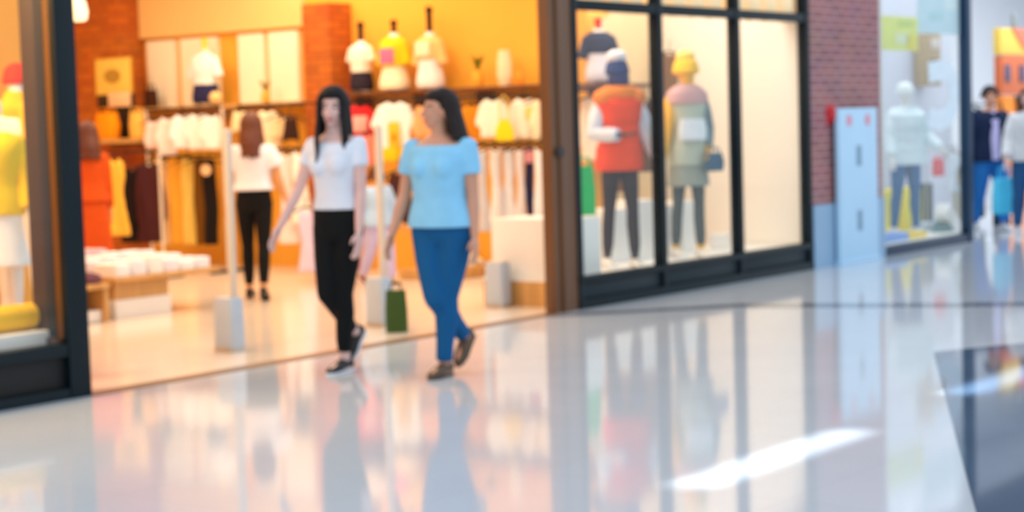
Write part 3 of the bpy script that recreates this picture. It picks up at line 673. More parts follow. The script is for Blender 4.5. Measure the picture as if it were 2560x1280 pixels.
# --- dressed torso forms
def torso(px, yb, x, H, label, top, bottom, neck, stem=.14, sl=.5, base=None, y=None, yaw=FACE_W, split=.48, prt=None, hemflare=.0, wd=1.0, group='torso forms on the dark shelf'):
    P = at(px, yb, x=x) if y is None else at(px, yb, y=y)
    z = base if base is not None else P.z
    t = thing('torso_form', label, 'torso form', (P.x, P.y, z), yaw, group); k = H/.72
    rows = [(0, .150, .100, 0), (.10, .165, .115, 0), (.22, .140, .100, 0), (.30, .128, .092, 0), (.42, .150, .108, 0), (.52, .165, .095, 0), (.58, .14, .07, .01), (.62, .06, .05, .012), (.66, .05, .045, .012)]
    rows = [(a*k, b*k*wd, c*k, d) for a, b, c, d in rows]
    MB().rings(rows).build('form', M['plastic'], t, True, .012, 3)
    def sh(z0, z1, g, m, nm, slv):
        mb = MB(); rr = []
        for i in range(11):
            z = (z0+(z1-z0)*i/10)*k
            for a, b in zip(rows, rows[1:]):
                if a[0] <= z <= b[0]+1e-6:
                    f = (z-a[0])/(b[0]-a[0]); fl = g + hemflare*(1-i/10); rr.append((z, a[1]+(b[1]-a[1])*f+fl, a[2]+(b[2]-a[2])*f+fl, a[3])); break
        mb.rings(rr)
        if slv:
            for s in (-1, 1): mb.tube([(s*.14*k*wd, 0, .55*k), (s*(.17+.06*slv)*k*wd, 0, (.55-.32*slv)*k)], [.06*k, .062*k], 12, False)
        return mb.build(nm, m, t, True, .011, 4)
    sh(split-.02, .61, .014, cloth(top), 'shirt', sl); sh(.02, split, .012, cloth(bottom), 'bottoms', 0)
    if prt: MB().box((0, -.125*k, (prt[1]+prt[2])/2*k), (.2*k, .03, (prt[2]-prt[1])*k), 0, .008).build('print', cloth(prt[0]), t)
    mb = MB(); mb.tube([(0, .01, .64*k), (0, .01, .70*k), (0, .01, .66*k+stem)], [.036, .028, .03], 12); mb.ell((0, .01, .66*k+stem), (.04, .04, .028)); mb.build('neck_stem', cloth(neck), t)
    MB().rings([(0, .10, .09, 0), (.012, .10, .09, 0)], 24, 2).build('base', M['black'], t)
    return t
sb = sz + .003
torso(905, 220, 13.78, .58, 'torso form in white t-shirt and navy shorts, first from the brick pier', (250, 232, 214), (44, 36, 48), (30, 26, 26), .16, .5, sb, split=.27, wd=.92)
torso(988, 220, 13.78, .64, 'torso form in yellow jacket with magenta print and cream skirt', (244, 196, 30), (250, 226, 190), (60, 36, 20), .10, .8, sb, split=.3, prt=((236, 110, 150), .30, .48), hemflare=.03, wd=.9)
torso(1077, 216, 13.78, .62, 'torso form in peach top and white skirt under a tall dark stem', (240, 190, 120), (240, 228, 222), (28, 22, 22), .22, .85, sb, split=.36, prt=((250, 226, 190), .38, .54), hemflare=.01, wd=.92)
def vase(px, x, z, h, r, m, label, plant=None):
    P = at(px, 200, x=x); t = thing('potted_plant' if plant else 'vase', label, 'plant' if plant else 'vase', (P.x, P.y, z))
    MB().rings([(0, r*.7, r*.7, 0), (h*.3, r, r, 0), (h*.7, r*.9, r*.9, 0), (h, r*.7, r*.7, 0)], 24, 2).build('pot', m, t)
    if plant:
        mb = MB(); rnd = random.Random(2)
        for i in range(14):
            a = i*2.4; l = h*(.8+.5*rnd.random()); mb.tube([(0, 0, h*.8), (math.cos(a)*.03, math.sin(a)*.03, h+l*.5), (math.cos(a)*.07, math.sin(a)*.07, h+l*.8)], [.004, .014, .002], 6, flat=.3)
        mb.build('leaves', plant, t)
    return t
vase(1195, 13.8, sb, .16, .06, cloth((244, 170, 60)), 'small green plant in an amber pot on the dark shelf', cloth((110, 120, 30)))
vase(1262, 13.8, sb, .34, .075, cloth((248, 214, 170)), 'tall pale peach vase on the dark shelf, right of the plant')
vase(1300, 13.8, sb, .14, .05, cloth((244, 150, 50)), 'small orange vase on the dark shelf beside the tall peach one')
# white clothed form and small things above the white tops
uz = at(560, 262, x=13.8).z
t = thing('wall_shelf', 'pale wooden wall shelf in front of the pale panels', 'shelf', (13.82, (yx(752, 13.8)+yx(366, 13.8))/2, uz-.02)); MB().box((0, 0, 0), (.34, yx(366, 13.8)-yx(752, 13.8), .045), 0, .006).build('board', M['palewood'], t)
MB().box((.05, 0, -.07), (.05, 1.4, .09), 0, .004).build('cleat', M['palewood'], t)
torso(516, 258, 13.75, .66, 'torso form in bright white jacket and navy shorts before pale panels', (255, 252, 250), (44, 44, 84), (250, 210, 60), .10, .7, uz+.003, split=.26, wd=1.1, group='torso forms on the pale shelf')
def bag(name, label, cat, loc, w, d, h, m, yaw=FACE_W, handle=.12, taper=.9, hm=None, round_=0.0):
    t = thing(name, label, cat, loc, yaw); mb = MB()
    rows = [(0, w/2*.96, d/2*.96, 0), (.01, w/2, d/2, 0), (h*.5, w/2*(1+round_), d/2*(1+round_), 0), (h*.95, w/2*taper, d/2*taper, 0), (h, w/2*taper*.98, d/2*taper*.98, 0)]
    mb.rings(rows, 32, 6 if not round_ else 2.6).build('bag_body', m, t)
    if handle:
        for s in (-1, 1): MB().tube([(-w*.25, s*d*.35, h-.01), (-w*.22, s*d*.3, h+handle*.8), (0, s*d*.2, h+handle), (w*.22, s*d*.3, h+handle*.8), (w*.25, s*d*.35, h-.01)], .006, 8, False).build('handle', hm or m, t)
    return t
q = at(378, 262, x=13.75); bag('handbag', 'small dark brown handbag at the brick pier end of the pale shelf', 'handbag', (q.x, q.y, uz+.003), .16, .09, .20, cloth((66, 34, 20)), handle=.06)
q = at(540, 262, x=13.62); t = MB().ell((0, 0, .07), (.07, .07, .07)).build('ball_ornament', cloth((248, 206, 140)), loc=(q.x, q.y+.0, uz+.003)); tag(t, 'round peach ornament beside the white-jacketed torso form', 'ornament')
vase(662, 13.78, uz+.003, .12, .05, cloth((220, 180, 80)), 'olive sprig in a small pot on the pale shelf', cloth((150, 140, 40)))
# --- deep brick pier: sign, board, bags
px0, px1 = at(236, 150, x=13.58), at(326, 236, x=13.58)
cy, cz = (px0.y+px1.y)/2, (px0.z+px1.z)/2; W_, H_ = abs(px0.y-px1.y), abs(px0.z-px1.z)
t = thing('wall_sign', 'square yellow sign with a grey-olive oval, on the brick pier', 'sign', (13.60, cy, cz), FACE_W)
MB().box((0, 0, 0), (W_, .03, H_), 0, .008).build('sign_panel', mat('sign_yellow', (246, 206, 96), .6), t)
MB().rings([(-.004, W_*.24, H_*.20, 0), (.004, W_*.24, H_*.20, 0)], 28, 2).xform(Matrix.Rotation(PI/2, 4, 'X')).build('oval', mat('sign_olive', (176, 140, 52), .6), t).location = (0, -.02, .01)
MB().box((0, .0, 0), (W_*1.06, .02, H_*1.06), 0, .006).build('sign_frame', mat('sign_frame', (206, 150, 40), .5), t).location = (0, .006, 0)
a_, b_ = at(240, 238, x=13.56), at(332, 348, x=13.56)
t = thing('display_board', 'dark brown board on the brick pier behind the orange handbag', 'board', (13.595, (a_.y+b_.y)/2, (a_.z+b_.z)/2), FACE_W)
MB().box((0, 0, 0), (a_.y-b_.y, .04, a_.z-b_.z), 0, .005).build('board', mat('board_brown', (58, 36, 20), .6), t)
MB().box((0, -.025, -.02), (a_.y-b_.y-.06, .012, a_.z-b_.z-.08), 0, .003).build('board_face', M['blackplastic'], t)
z7 = at(290, 346, x=13.4).z
t = thing('wall_shelf', 'short tan shelf on the brick pier under the handbags', 'shelf', (13.42, at(300, 350, x=13.4).y, z7-.03)); MB().box((0, 0, 0), (.36, at(232, 350, x=13.4).y-at(368, 350, x=13.4).y, .05), 0, .006).build('board', M['palewood'], t)
MB().box((.1, 0, -.05), (.12, .5, .05), 0, .004).build('cleat', M['shelfwood'], t)
q = at(270, 340, x=13.34); bag('handbag', 'rounded bright orange handbag on the tan pier shelf', 'handbag', (q.x, q.y, z7), .32, .16, .29, cloth((250, 150, 14)), handle=.05, round_=.12)
q = at(344, 340, x=13.34); bag('handbag', 'upright peach handbag right of the orange one on the pier shelf', 'handbag', (q.x, q.y, z7), .19, .12, .28, cloth((250, 190, 90)), handle=.05, round_=.05)
q0, q1 = at(266, 232, x=13.5), at(316, 266, x=13.5)
t = MB().box((0, 0, 0), (q0.y-q1.y, .05, q0.z-q1.z), 0, .006).build('price_card', cloth((250, 206, 160)), loc=(13.545, (q0.y+q1.y)/2, (q0.z+q1.z)/2), rz=FACE_W); tag(t, 'small pink card under the square yellow sign', 'card')
# small yellow bag on the cream tees
q = at(1262, 352, x=13.42); bag('handbag', 'small bright yellow bag hanging between the two cream t-shirts', 'handbag', (q.x, q.y, q.z), .17, .07, .20, cloth((250, 206, 30)), R_(-56), handle=z5-q.z-.20, taper=.55, hm=cloth((244, 206, 110)))
# --- low table with folded clothes
ty = 3.05; tz = at(400, 677, y=ty).z - .02; tx0, tx1 = at(288, 688, y=ty).x, at(548, 655, y=ty).x
tl = thing('display_table', 'low pale wooden display table covered with folded white clothes', 'table', ((tx0+tx1)/2, ty+.55, 0)); TW = tx1-tx0
MB().box((0, 0, tz-.02), (TW, 1.1, .04), 0, .006).build('tabletop', M['palewood'], tl)
MB().box((-.20*TW, -.02, (tz-.04)/2+.0), (TW*.5, .9, tz-.04), 0, .006).build('pedestal', M['palewood'], tl)
MB().box((-.20*TW, -.02, .075), (TW*.52, .93, .15), 0, .004).build('plinth_band', M['white'], tl)
MB().tube([(TW*.44, .46, tz-.04), (TW*.44, .46, 0)], .02, 10, False).build('leg', M['palewood'], tl)
def folded(x, y, z, w, d, h, rgb, label, rz):
    t = thing('folded_garment', label, 'folded clothes', (x, y, z), rz, 'folded clothes on the low table'); n = max(2, int(h/.02)); rows = []
    for i in range(n):
        f0 = h*i/n; rows += [(f0, w/2*.97, d/2*.97, 0), (f0+h/n*.3, w/2, d/2, 0), (f0+h/n*.8, w/2*.995, d/2*.995, 0)]
    rows.append((h, w/2*.95, d/2*.95, 0)); MB().rings(rows, 36, 7).build('cloth', cloth(rgb), t)
    MB().rings([(h-.001, .06, .05, -d*.28), (h+.006, .055, .045, -d*.28)], 20, 2.4).build('collar', cloth(tuple(max(0, c-14) for c in rgb)), t); return t
rows_ = ((ty+.19, .10, 'front'), (ty+.53, .12, 'middle'), (ty+.87, .14, 'back'))
wh = [(246, 246, 252), (238, 240, 250), (248, 244, 240), (240, 236, 244)]
adj = ['at the left end', 'second from the left', 'third from the left', 'fourth from the left', 'fifth from the left', 'at the right end']
for r, (yy, hh, rn) in enumerate(rows_):
    for i in range(6):
        xx = tx0 + .13 + (TW-.26)*i/5; rgb = wh[(i+r*3) % 4]
        if rn == 'back' and i in (1, 2): rgb = (226, 196, 206)
        if rn == 'back' and i == 3: rgb = (214, 186, 190)
        folded(xx, yy, tz, (TW-.26)/5*.94, .30, hh + .02*((i*7+r*3) % 3) - (.05 if i > 3 else 0), rgb, '%s folded pile, %s of the %s row on the low table' % ('rosy' if rgb[1] < 200 else 'white', adj[i], rn), R_(random.uniform(-4, 4)))
# small bench with boxes at the left of the table
bx_ = Vector((tx0-.32, 3.30, 0)); t = thing('display_bench', 'small pale wooden bench with a dark slot, beside the low table', 'bench', (bx_.x, bx_.y, 0)); bz = tz-.03
MB().box((0, 0, bz-.02), (.5, .55, .04), 0, .005).build('bench_top', M['palewood'], t)
for s in (-1, 1): MB().box((s*.22, 0, (bz-.04)/2), (.05, .5, bz-.04), 0, .004).build('side_panel', M['palewood'], t)
MB().box((0, .22, (bz-.04)/2), (.4, .04, bz-.04), 0, .003).build('back_panel', M['shelfwood'], t); MB().box((0.02, -.05, .05), (.34, .34, .09), 0, .005).build('drawer', M['white'], t)
bxp = Vector((bx_.x, bx_.y, bz))
t = MB().rings([(0, .10, .10, 0), (.02, .11, .11, 0), (.10, .11, .11, 0), (.13, .06, .06, 0)], 24, 3).build('storage_box', cloth((250, 236, 224)), loc=bxp+Vector((-.13, -.14, 0))); tag(t, 'squat white box on the small bench', 'box')
t = MB().rings([(0, .11, .09, 0), (.03, .12, .1, 0), (.07, .1, .085, 0), (.09, .03, .03, 0)], 24, 2.2).build('cap', cloth((110, 70, 84)), loc=bxp+Vector((.13, -.14, 0))); tag(t, 'plum-coloured cap on the small bench corner', 'hat')
t = bag('tote_bag', 'vivid red-orange bag behind the white box on the small bench', 'bag', bxp+Vector((-.06, .12, 0)), .30, .16, .16, cloth((244, 84, 26)), 0, .05, round_=.06)
t = MB().ell((0, 0, .09), (.095, .095, .095)).build('white_hat', cloth((250, 226, 206)), loc=bxp+Vector((-.10, .16, .212))); t.name = 'knitted_hat'; tag(t, 'round cream knitted hat on top of the red-orange bag', 'hat')
# cream shoes on a low step in front of the grey dresses
q0 = at(1150, 692, z=.02); t = thing('display_step', 'low wooden step carrying the cream shoes', 'step', (q0.x+.25, q0.y+.25, 0)); MB().box((0, 0, .05), (1.0, .6, .1), 0, .008).build('step_block', M['palewood'], t); MB().box((0, -.0, .008), (.96, .56, .016), 0, .002).build('kick_base', M['shelfwood'], t)
def shoe(loc, rz, rgb, label, grp):
    t = thing('shoe', label, 'shoe', loc, rz, grp); mb = MB()
    def ring(y, w, h0, h1, n=14): return [Vector((w*math.cos(2*PI*i/n), y, (h0+h1)/2+(h1-h0)/2*math.sin(2*PI*i/n))) for i in range(n)]
    mb.loft([ring(.13, .02, .03, .09), ring(.12, .036, .02, .12), ring(.06, .042, .02, .12), ring(.0, .044, .02, .09), ring(-.07, .05, .02, .065), ring(-.13, .042, .02, .05), ring(-.16, .016, .022, .035)]).build('upper', cloth(rgb), t)
    mb = MB(); mb.loft([ring(.135, .025, 0, .025), ring(.1, .042, 0, .026), ring(0, .046, 0, .026), ring(-.08, .052, 0, .026), ring(-.14, .042, 0, .026), ring(-.168, .014, 0, .02)]).build('sole', M['rubber'], t); return t
for i, (dx, dy, lb) in enumerate(((-.30, -.05, 'cream shoe nearest the jeans of the woman in blue, on the low step'), (-.10, .0, 'cream shoe second along the low step'), (.12, -.03, 'cream shoe third along the low step'), (.32, .04, 'cream shoe at the white plinth end of the low step'))):
    shoe((q0.x+.25+dx, q0.y+.25+dy, .1), R_(-50+i*12), (250, 226, 178), lb, 'cream shoes on the low step')
# --- anti-theft gates
for i, (px, yb, lb) in enumerate(((592, 878, 'grey-white anti-theft gate nearest the dark teal post, with a tall pale antenna'), (966, 815, 'grey-white anti-theft gate in the middle of the entrance between the two women'), (1262, 768, 'grey-white anti-theft gate beside the timber jamb'))):
    q = at(px, yb, z=0); t = thing('security_gate', lb, 'security gate', (q.x, q.y+.06, 0), 0, 'anti-theft gates')
    MB().rings([(0, .068, .09, 0), (.015, .072, .095, 0), (.34, .066, .09, 0), (.36, .06, .08, 0)], 32, 5).build('base_box', M['greybox'], t)
    MB().rings([(.005, .074, .097, 0), (.03, .075, .098, 0)], 32, 5).build('base_trim', M['steel'], t)
    ah = 1.46 if i < 2 else .9
    if i < 2: MB().tube([(.03, -.02, .355), (.03, -.02, ah)], .030, 12).build('antenna_post', M['antenna'], t)
    else: MB().box((.0, 0, .365), (.10, .14, .012), 0, .004).build('base_lid', M['antenna'], t)
# --- pendant lamp in the entrance
q = at(196, 30, y=.30); t = thing('pendant_lamp', 'small glowing pendant lamp above the entrance by the dark teal post', 'lamp', (q.x, q.y, q.z))
MB().rings([(-.055, .03, .03, 0), (-.045, .048, .048, 0), (.0, .056, .056, 0), (.06, .045, .045, 0), (.09, .02, .02, 0)], 24, 2).build('glass_shade', M['bulb'], t)
MB().tube([(0, 0, .09), (0, 0, 3.9-q.z)], .006, 8, False).build('cord', M['black'], t); MB().rings([(.085, .022, .022, 0), (.12, .022, .022, 0)], 16, 2).build('socket', M['black'], t)
# ------------------------------------------------------------------ right window display
pf = MB().box((13.385, .51, .10), (3.79, .88, .20)).build('floor_window_display', M['palewood'], None, False); struct(pf)
pf = MB().box((13.385, .51, .215), (3.79, .88, .03)).build('floor_window_top', M['white'], None, False); struct(pf)
PZ = .2305
def cube(x0, x1, y0, y1, zt, label):
    t = thing('display_cube', label, 'plinth', ((x0+x1)/2, (y0+y1)/2, PZ), 0, 'white plinths in the window'); MB().box((0, 0, (zt-PZ)/2), (x1-x0, y1-y0, zt-PZ), 0, .006).build('plinth_body', M['white'], t)
    return t
def cubepx(px0, px1, yt, y0, y1, label): return cube(at(px0, 600, y=y0).x, at(px1, 600, y=y0).x, y0, y1, at((px0+px1)/2, yt, y=y0).z, label)
cube(11.52, 11.98, .12, .88, .70, 'wide white plinth at the timber jamb end of the window display')
cubepx(1522, 1576, 522, .62, .90, 'white plinth between the legs of the orange-vest mannequin')
cubepx(1592, 1648, 500, .60, .90, 'tallest white plinth, right of the orange-vest mannequin')
cubepx(1664, 1694, 512, .60, .90, 'narrow white plinth just right of the first window bar')
cubepx(1708, 1738, 502, .62, .90, 'narrow white plinth between the legs of the yellow-hat mannequin')
q = at(1800, 620, y=.55); t = thing('gift_box', 'little white box standing alone on the display floor by the cream panel', 'box', (q.x, q.y, PZ), R_(20)); MB().box((0, 0, .06), (.16, .16, .12), 0, .005).build('box_body', M['white'], t); MB().box((0, 0, .13), (.17, .17, .03), 0, .004).build('lid', M['white'], t)
RZW = R_(-38)
qx = at(1556, 640, y=.32).x
t, J = figure('mannequin', 'window mannequin in orange-red puffer vest, navy hat and white sleeves', 'mannequin', (qx, .32, PZ), RZW, 1.73, M['darkmann'],
    dict(L=(6, 4, 2, 0), R=(-5, 5, 2, 0)), dict(L=(4, 18, 14), R=(8, 16, 80, -38)), (18, 0), .84, .03, False, vox=.009)
sleeves(J, 'sleeve', cloth((226, 230, 242)), t, 1.75)
shell(J, 'puffer_vest', cloth((246, 76, 22)), t, .80, 1.45, .045, 0, puff=.016, neck=.085, bust=0)
mb = MB(); dz = J['dz']
for a in range(9):
    an = R_(200 + a*17.5); mb.ell((math.cos(an)*.11, .01+math.sin(an)*.10, 1.44+dz), (.055, .055, .06))
mb.ell((-.14, -.03, 1.40+dz), (.09, .085, .075)); mb.ell((.14, -.03, 1.40+dz), (.09, .085, .075)); mb.xform(Matrix.Scale(J['k'], 4)).build('hood_collar', cloth((250, 140, 50)), t, True, .01, 3)
trousers(J, cloth((52, 38, 36)), t, .95, .004, .9, .038, name='leggings')
def hat(J, t, rgb, pom=None, brim=False, big=1.0, drop=0.0):
    dz = J['dz']; mb = MB(); mb.ell((0, .008, 1.645+dz-drop), (.090*big, .108*big, .085*big)); mb.rings([(1.59+dz-drop, .088*big, .105*big, .005), (1.60+dz-drop, .096*big, .113*big, .005), (1.63+dz-drop, .096*big, .113*big, .005), (1.64+dz-drop, .088*big, .104*big, .005)], 28, 2)
    mb.xform(J['hm']).xform(Matrix.Scale(J['k'], 4)); h = mb.build('hat', cloth(rgb), t, True, .008, 2)
    if pom: m2 = MB(); m2.ell((0, .01, 1.735+dz-drop), (.085, .085, .06)); m2.xform(J['hm']).xform(Matrix.Scale(J['k'], 4)).build('pompom', cloth(pom), h)
hat(J, t, (50, 66, 120), (238, 236, 244)); m2 = MB(); m2.ell((0, -.01, 1.55+J['dz']), (.085, .10, .085)); m2.xform(J['hm']).xform(Matrix.Scale(J['k'], 4)).build('face_scarf', cloth((52, 60, 110)), t)
shoes(J, M['white'], M['rubber'], t)
qx = at(1726, 640, y=.32).x
t, J = figure('mannequin', 'window mannequin with big yellow knitted hat, mauve scarf and grey-green jacket', 'mannequin', (qx, .32, PZ), RZW, 1.74, M['goldmann'],
    dict(L=(4, 4, 2, 0), R=(-5, 5, 2, 0)), dict(L=(-14, 16, 60, -16), R=(4, 14, 6)), (10, 0), .80, .03, False, vox=.009)
shell(J, 'jacket', cloth((186, 196, 178)), t, .80, 1.43, .03, 0, flare=.01, bust=0)
sleeves(J, 'sleeve', cloth((246, 186, 56)), t, 1.6, sides='R'); sleeves(J, 'sleeve', cloth((120, 140, 146)), t, 1.5, sides='L')
m2 = MB(); m2.rings([(1.02+J['dz'], .12, .03, -.135), (1.10+J['dz'], .13, .035, -.13), (1.2+J['dz'], .11, .03, -.13)]).xform(Matrix.Scale(J['k'], 4)).build('front_panel', cloth((226, 234, 240)), t)
m2 = MB(); m2.rings([(1.33+J['dz'], .19, .14, -.01), (1.42+J['dz'], .18, .14, 0), (1.47+J['dz'], .13, .12, 0), (1.5+J['dz'], .075, .075, 0)]).xform(Matrix.Scale(J['k'], 4)).build('scarf', cloth((200, 160, 160)), t, True, .01, 3)
skirt(J, cloth((150, 158, 146)), t, .62, .86, .19, .16); trousers(J, cloth((74, 82, 80)), t, .9, .003, .92, .036, name='leggings'); hat(J, t, (246, 196, 50), (250, 214, 110), big=1.16)
shoes(J, M['white'], M['rubber'], t)
sh, elb, wr, d_, pc = J['armL'][:5]; hw_ = Matrix.Translation((qx, .32, PZ)) @ Matrix.Rotation(RZW, 4, 'Z') @ (pc*J['k'])
bag('handbag', 'rounded dark teal handbag at the elbow of the yellow-hat mannequin', 'handbag', hw_ + Vector((.0, -.06, -.17)), .17, .10, .16, cloth((50, 90, 116)), R_(-30), .05, round_=.12)
# things behind the display, towards the shop
sx_, sz2 = at(1500, 208, y=1.42).x, at(1500, 208, y=1.42).z
t = thing('wall_shelf', 'dark wooden shelf high behind the orange-vest mannequin', 'shelf', (14.0, 1.42, sz2-.025)); MB().box((0, 0, 0), (1.3, .34, .04), 0, .005).build('board', M['shelfwood'], t); MB().box((.4, .10, -.11), (.05, .14, .2), 0, .005).build('bracket', M['shelfwood'], t); MB().box((-.0, .10, -.11), (.05, .14, .2), 0, .005).build('bracket', M['shelfwood'], t)
torso(1500, 208, 13.9, .56, 'torso form in navy top with red neck, high behind the window', (44, 48, 72), (208, 206, 218), (230, 50, 20), .06, .8, sz2, y=1.40, yaw=R_(-40), split=.36, group='torso form behind the window')
q = at(1497, 32, y=1.40); t = thing('pendant_lamp', 'round amber pendant lamp above the torso form behind the window', 'lamp', (q.x, q.y, q.z)); MB().rings([(-.05, .03, .03, 0), (-.04, .09, .09, 0), (0, .11, .11, 0), (.04, .09, .09, 0), (.06, .03, .03, 0)], 28, 2).build('shade', mat('amber_lamp', (250, 190, 90), .5, emit=((250, 180, 80), .7)), t); MB().tube([(0, 0, .05), (0, 0, 3.9-q.z)], .005, 8, False).build('cord', M['black'], t)
z8 = at(1500, 226, y=1.35).z
t = thing('clothes_rail', 'dark rail below the high shelf behind the window', 'clothes rail', (13.95, 1.35, z8)); MB().tube([(-.45, 0, 0), (.6, 0, 0)], .013, 10).build('rail_tube', M['black'], t)
for s in (.15, .55): MB().tube([(s, 0, 0), (s, .25, 0)], .01, 8, False).build('bracket', M['black'], t)
hang(1482, 240, 402, 62, 'coat', (246, 222, 196), 'cream jacket behind the left of the orange-vest mannequin', y=1.33, rail=z8, yaw=R_(-40))
hang(1540, 240, 480, 56, 'coat', (120, 84, 56), 'brown coat behind the orange-vest mannequin', y=1.33, rail=z8, yaw=R_(-40), name='coat', cat='coat')
hang(1612, 250, 430, 50, 'coat', (96, 66, 44), 'dark brown coat beside the second window bar', y=1.36, rail=z8, yaw=R_(-40), name='coat', cat='coat')
hang(1672, 130, 300, 36, 'coat', (128, 90, 50), 'brown jacket left of the yellow knitted hat behind the glass', y=1.42, yaw=R_(-40))
q = at(1455, 520, y=.62); bag('shopping_bag', 'bright green bag standing on the wide white plinth', 'bag', (at(1462, 450, y=.32).x, .32, .7005), .16, .10, .40, cloth((30, 184, 96)), R_(-40), .08, taper=.8)
# ------------------------------------------------------------------ brick pier: alarm and totem
q = at(2081, 286, y=-.05); t = thing('fire_alarm', 'round red fire alarm on the brick pier', 'alarm', (q.x, -.032, q.z)); r = .075
MB().rings([(0, r, r, 0), (.02, r, r, 0), (.05, r*.8, r*.8, 0), (.06, r*.4, r*.4, 0)], 28, 2).xform(Matrix.Rotation(PI/2, 4, 'X')).build('alarm_dome', M['red'], t); MB().box((0, -.004, 0), (.19, .012, .19), 0, .004).build('back_plate', M['red'], t)
a_, b_ = at(2112, 655, y=-.16), at(2202, 268, y=-.16); cx = (a_.x+b_.x)/2; W_ = b_.x-a_.x
t = thing('sign_totem', 'tall pale blue sign column with pink marks in front of the brick pier', 'sign', (cx, -.095, 0)); Ht = b_.z
MB().box((0, 0, Ht/2), (W_, .05, Ht-.0), 0, .012).build('column', M['totem'], t)
for s in (-1, 1): MB().rings([(-.003, .05, .055, 0), (.003, .05, .055, 0)], 24, 2.3).xform(Matrix.Rotation(PI/2, 4, 'X')).build('pink_mark', M['pinkprint'], t).location = (s*.20, -.027, Ht-.12)
for zz in (.66, .24): MB().box((0, -.026, Ht*zz+.05), (.10, .006, .20), 0, .002).build('slate_mark', M['totemdark'], t)
MB().box((0, -.001, .02), (W_+.02, .065, .04), 0, .004).build('foot', M['totem'], t)
# ------------------------------------------------------------------ next storefront
def flat(name, a, b, y, m, label, cat, th=.012, parts=()):
    p, q = at(a[0], a[1], y=y), at(b[0], b[1], y=y); t = thing(name, label, cat, ((p.x+q.x)/2, y, (p.z+q.z)/2)); MB().box((0, 0, 0), (q.x-p.x, th, p.z-q.z), 0, .003).build('panel', m, t)
    for i, (u, v, w, h, mm, nm) in enumerate(parts): MB().box((u*(q.x-p.x), -th/2-.003, v*(p.z-q.z)), (w*(q.x-p.x), .006, h*(p.z-q.z)), 0, .002).build(nm, mm, t)
    return t
flat('poster', (2200, 38), (2294, 128), .05, mat('poster_yellow', (236, 238, 120), .6), 'yellow poster hanging behind the storefront glass beside the brick pier', 'poster', parts=((.32, -.26, .26, .46, M['yellow'], 'yellow_corner'), (.16, .30, .4, .18, mat('lime_print', (206, 224, 110), .6), 'lime_stroke'), (.05, -.15, .34, .32, mat('pale_lime', (232, 236, 190), .6), 'pale_spot')))
flat('banner', (2292, -30), (2408, 88), .05, mat('banner_ice', (208, 234, 244), .6), 'ice blue banner at the top of the storefront window', 'banner', parts=((-.1, -.1, .3, .2, mat('banner_aqua', (188, 226, 232), .6), 'aqua_print'), (.2, .2, .3, .3, mat('banner_white', (226, 244, 250), .6), 'white_print')))
# big white curved figure on the glass
mb = MB(); path = [(-.33, .36), (-.10, .40), (.12, .38), (.24, .25), (.26, .02), (.22, -.2), (.10, -.34), (-.10, -.40), (-.34, -.34)]
q0, q1 = at(2320, 170, y=-.02), at(2402, 305, y=-.02); w_, h_ = q1.x-q0.x, q0.z-q1.z
mb.tube([Vector((p[0]*w_*1.35, 0, p[1]*h_*1.15)) for p in path], [w_*.13]*len(path), 14, True, .0); bmesh.ops.scale(mb.bm, vec=(1, 1, 1), verts=mb.bm.verts[:])
for v in mb.bm.verts: v.co.y = 0
mb2 = MB(); n_ = 24; L_ = []; R2_ = []
pp = [Vector((p[0]*w_*1.35, 0, p[1]*h_*1.15)) for p in path]
for i, p in enumerate(pp):
    d = (pp[min(i+1, len(pp)-1)]-pp[max(i-1, 0)]).normalized(); nrm = Vector((-d.z, 0, d.x)); L_.append(p+nrm*w_*.13); R2_.append(p-nrm*w_*.13)
mb.bm.free()
mb2.loft([[L_[i]+Vector((0, -.004, 0)), R2_[i]+Vector((0, -.004, 0)), R2_[i]+Vector((0, .004, 0)), L_[i]+Vector((0, .004, 0))] for i in range(len(pp))])
t = mb2.build('window_sticker', mat('sticker_white', (226, 238, 252), .6), None, False, loc=((q0.x+q1.x)/2, -.006, (q0.z+q1.z)/2)); tag(t, 'large white curved figure stuck on the storefront glass', 'sticker')
slab('floor_storefront_display', [(16.9, .07), (18.98, .07), (20.3, 1.2), (16.9, 1.2)], 0, .1, M['white'])
qx = at(2268, 560, y=.45).x
t, J = figure('mannequin', 'mannequin in puffy white jacket and blue jeans behind the storefront glass', 'mannequin', (qx, .45, .1005), R_(-30), 1.66, M['plastic'],
    dict(L=(4, 4, 2, 0), R=(-4, 5, 2, 0)), dict(L=(14, 14, 40), R=(6, 14, 24)), (0, 0), 1.0, .02, False, vox=.009)
shell(J, 'puffer_jacket', cloth((226, 240, 244)), t, .80, 1.45, .06, 1.9, 1.9, puff=.016, bust=0); trousers(J, cloth((16, 96, 150)), t, .98, .006, .94, .045); hat(J, t, (240, 246, 244)); shoes(J, M['white'], M['rubber'], t)
def block(px0, px1, yt, y, m, label, cat='block', name='display_block', d=.25, z0=.1005):
    a, b = at(px0, yt, y=y), at(px1, yt, y=y); t = thing(name, label, cat, ((a.x+b.x)/2, y+d/2, z0)); h = a.z-z0; MB().box((0, 0, h/2), (b.x-a.x, d, h), 0, .008).build('block_body', m, t); MB().box((0, 0, h+.004), ((b.x-a.x)*.96, d*.96, .008), 0, .002).build('cap', m, t); return t
block(2206, 2244, 480, .80, M['yellow'], 'yellow block left of the jeans mannequin')
block(2264, 2304, 472, .80, M['yellow'], 'yellow block right of the jeans mannequin')
block(2206, 2272, 592, .16, cloth((120, 160, 224)), 'low blue block at the foot of the storefront window', d=.2)
block(2274, 2318, 586, .16, cloth((240, 206, 60)), 'low mustard block at the foot of the storefront window', d=.2)
block(2318, 2346, 560, .5, cloth((190, 200, 214)), 'pale grey block behind the slanted white panel', d=.2)
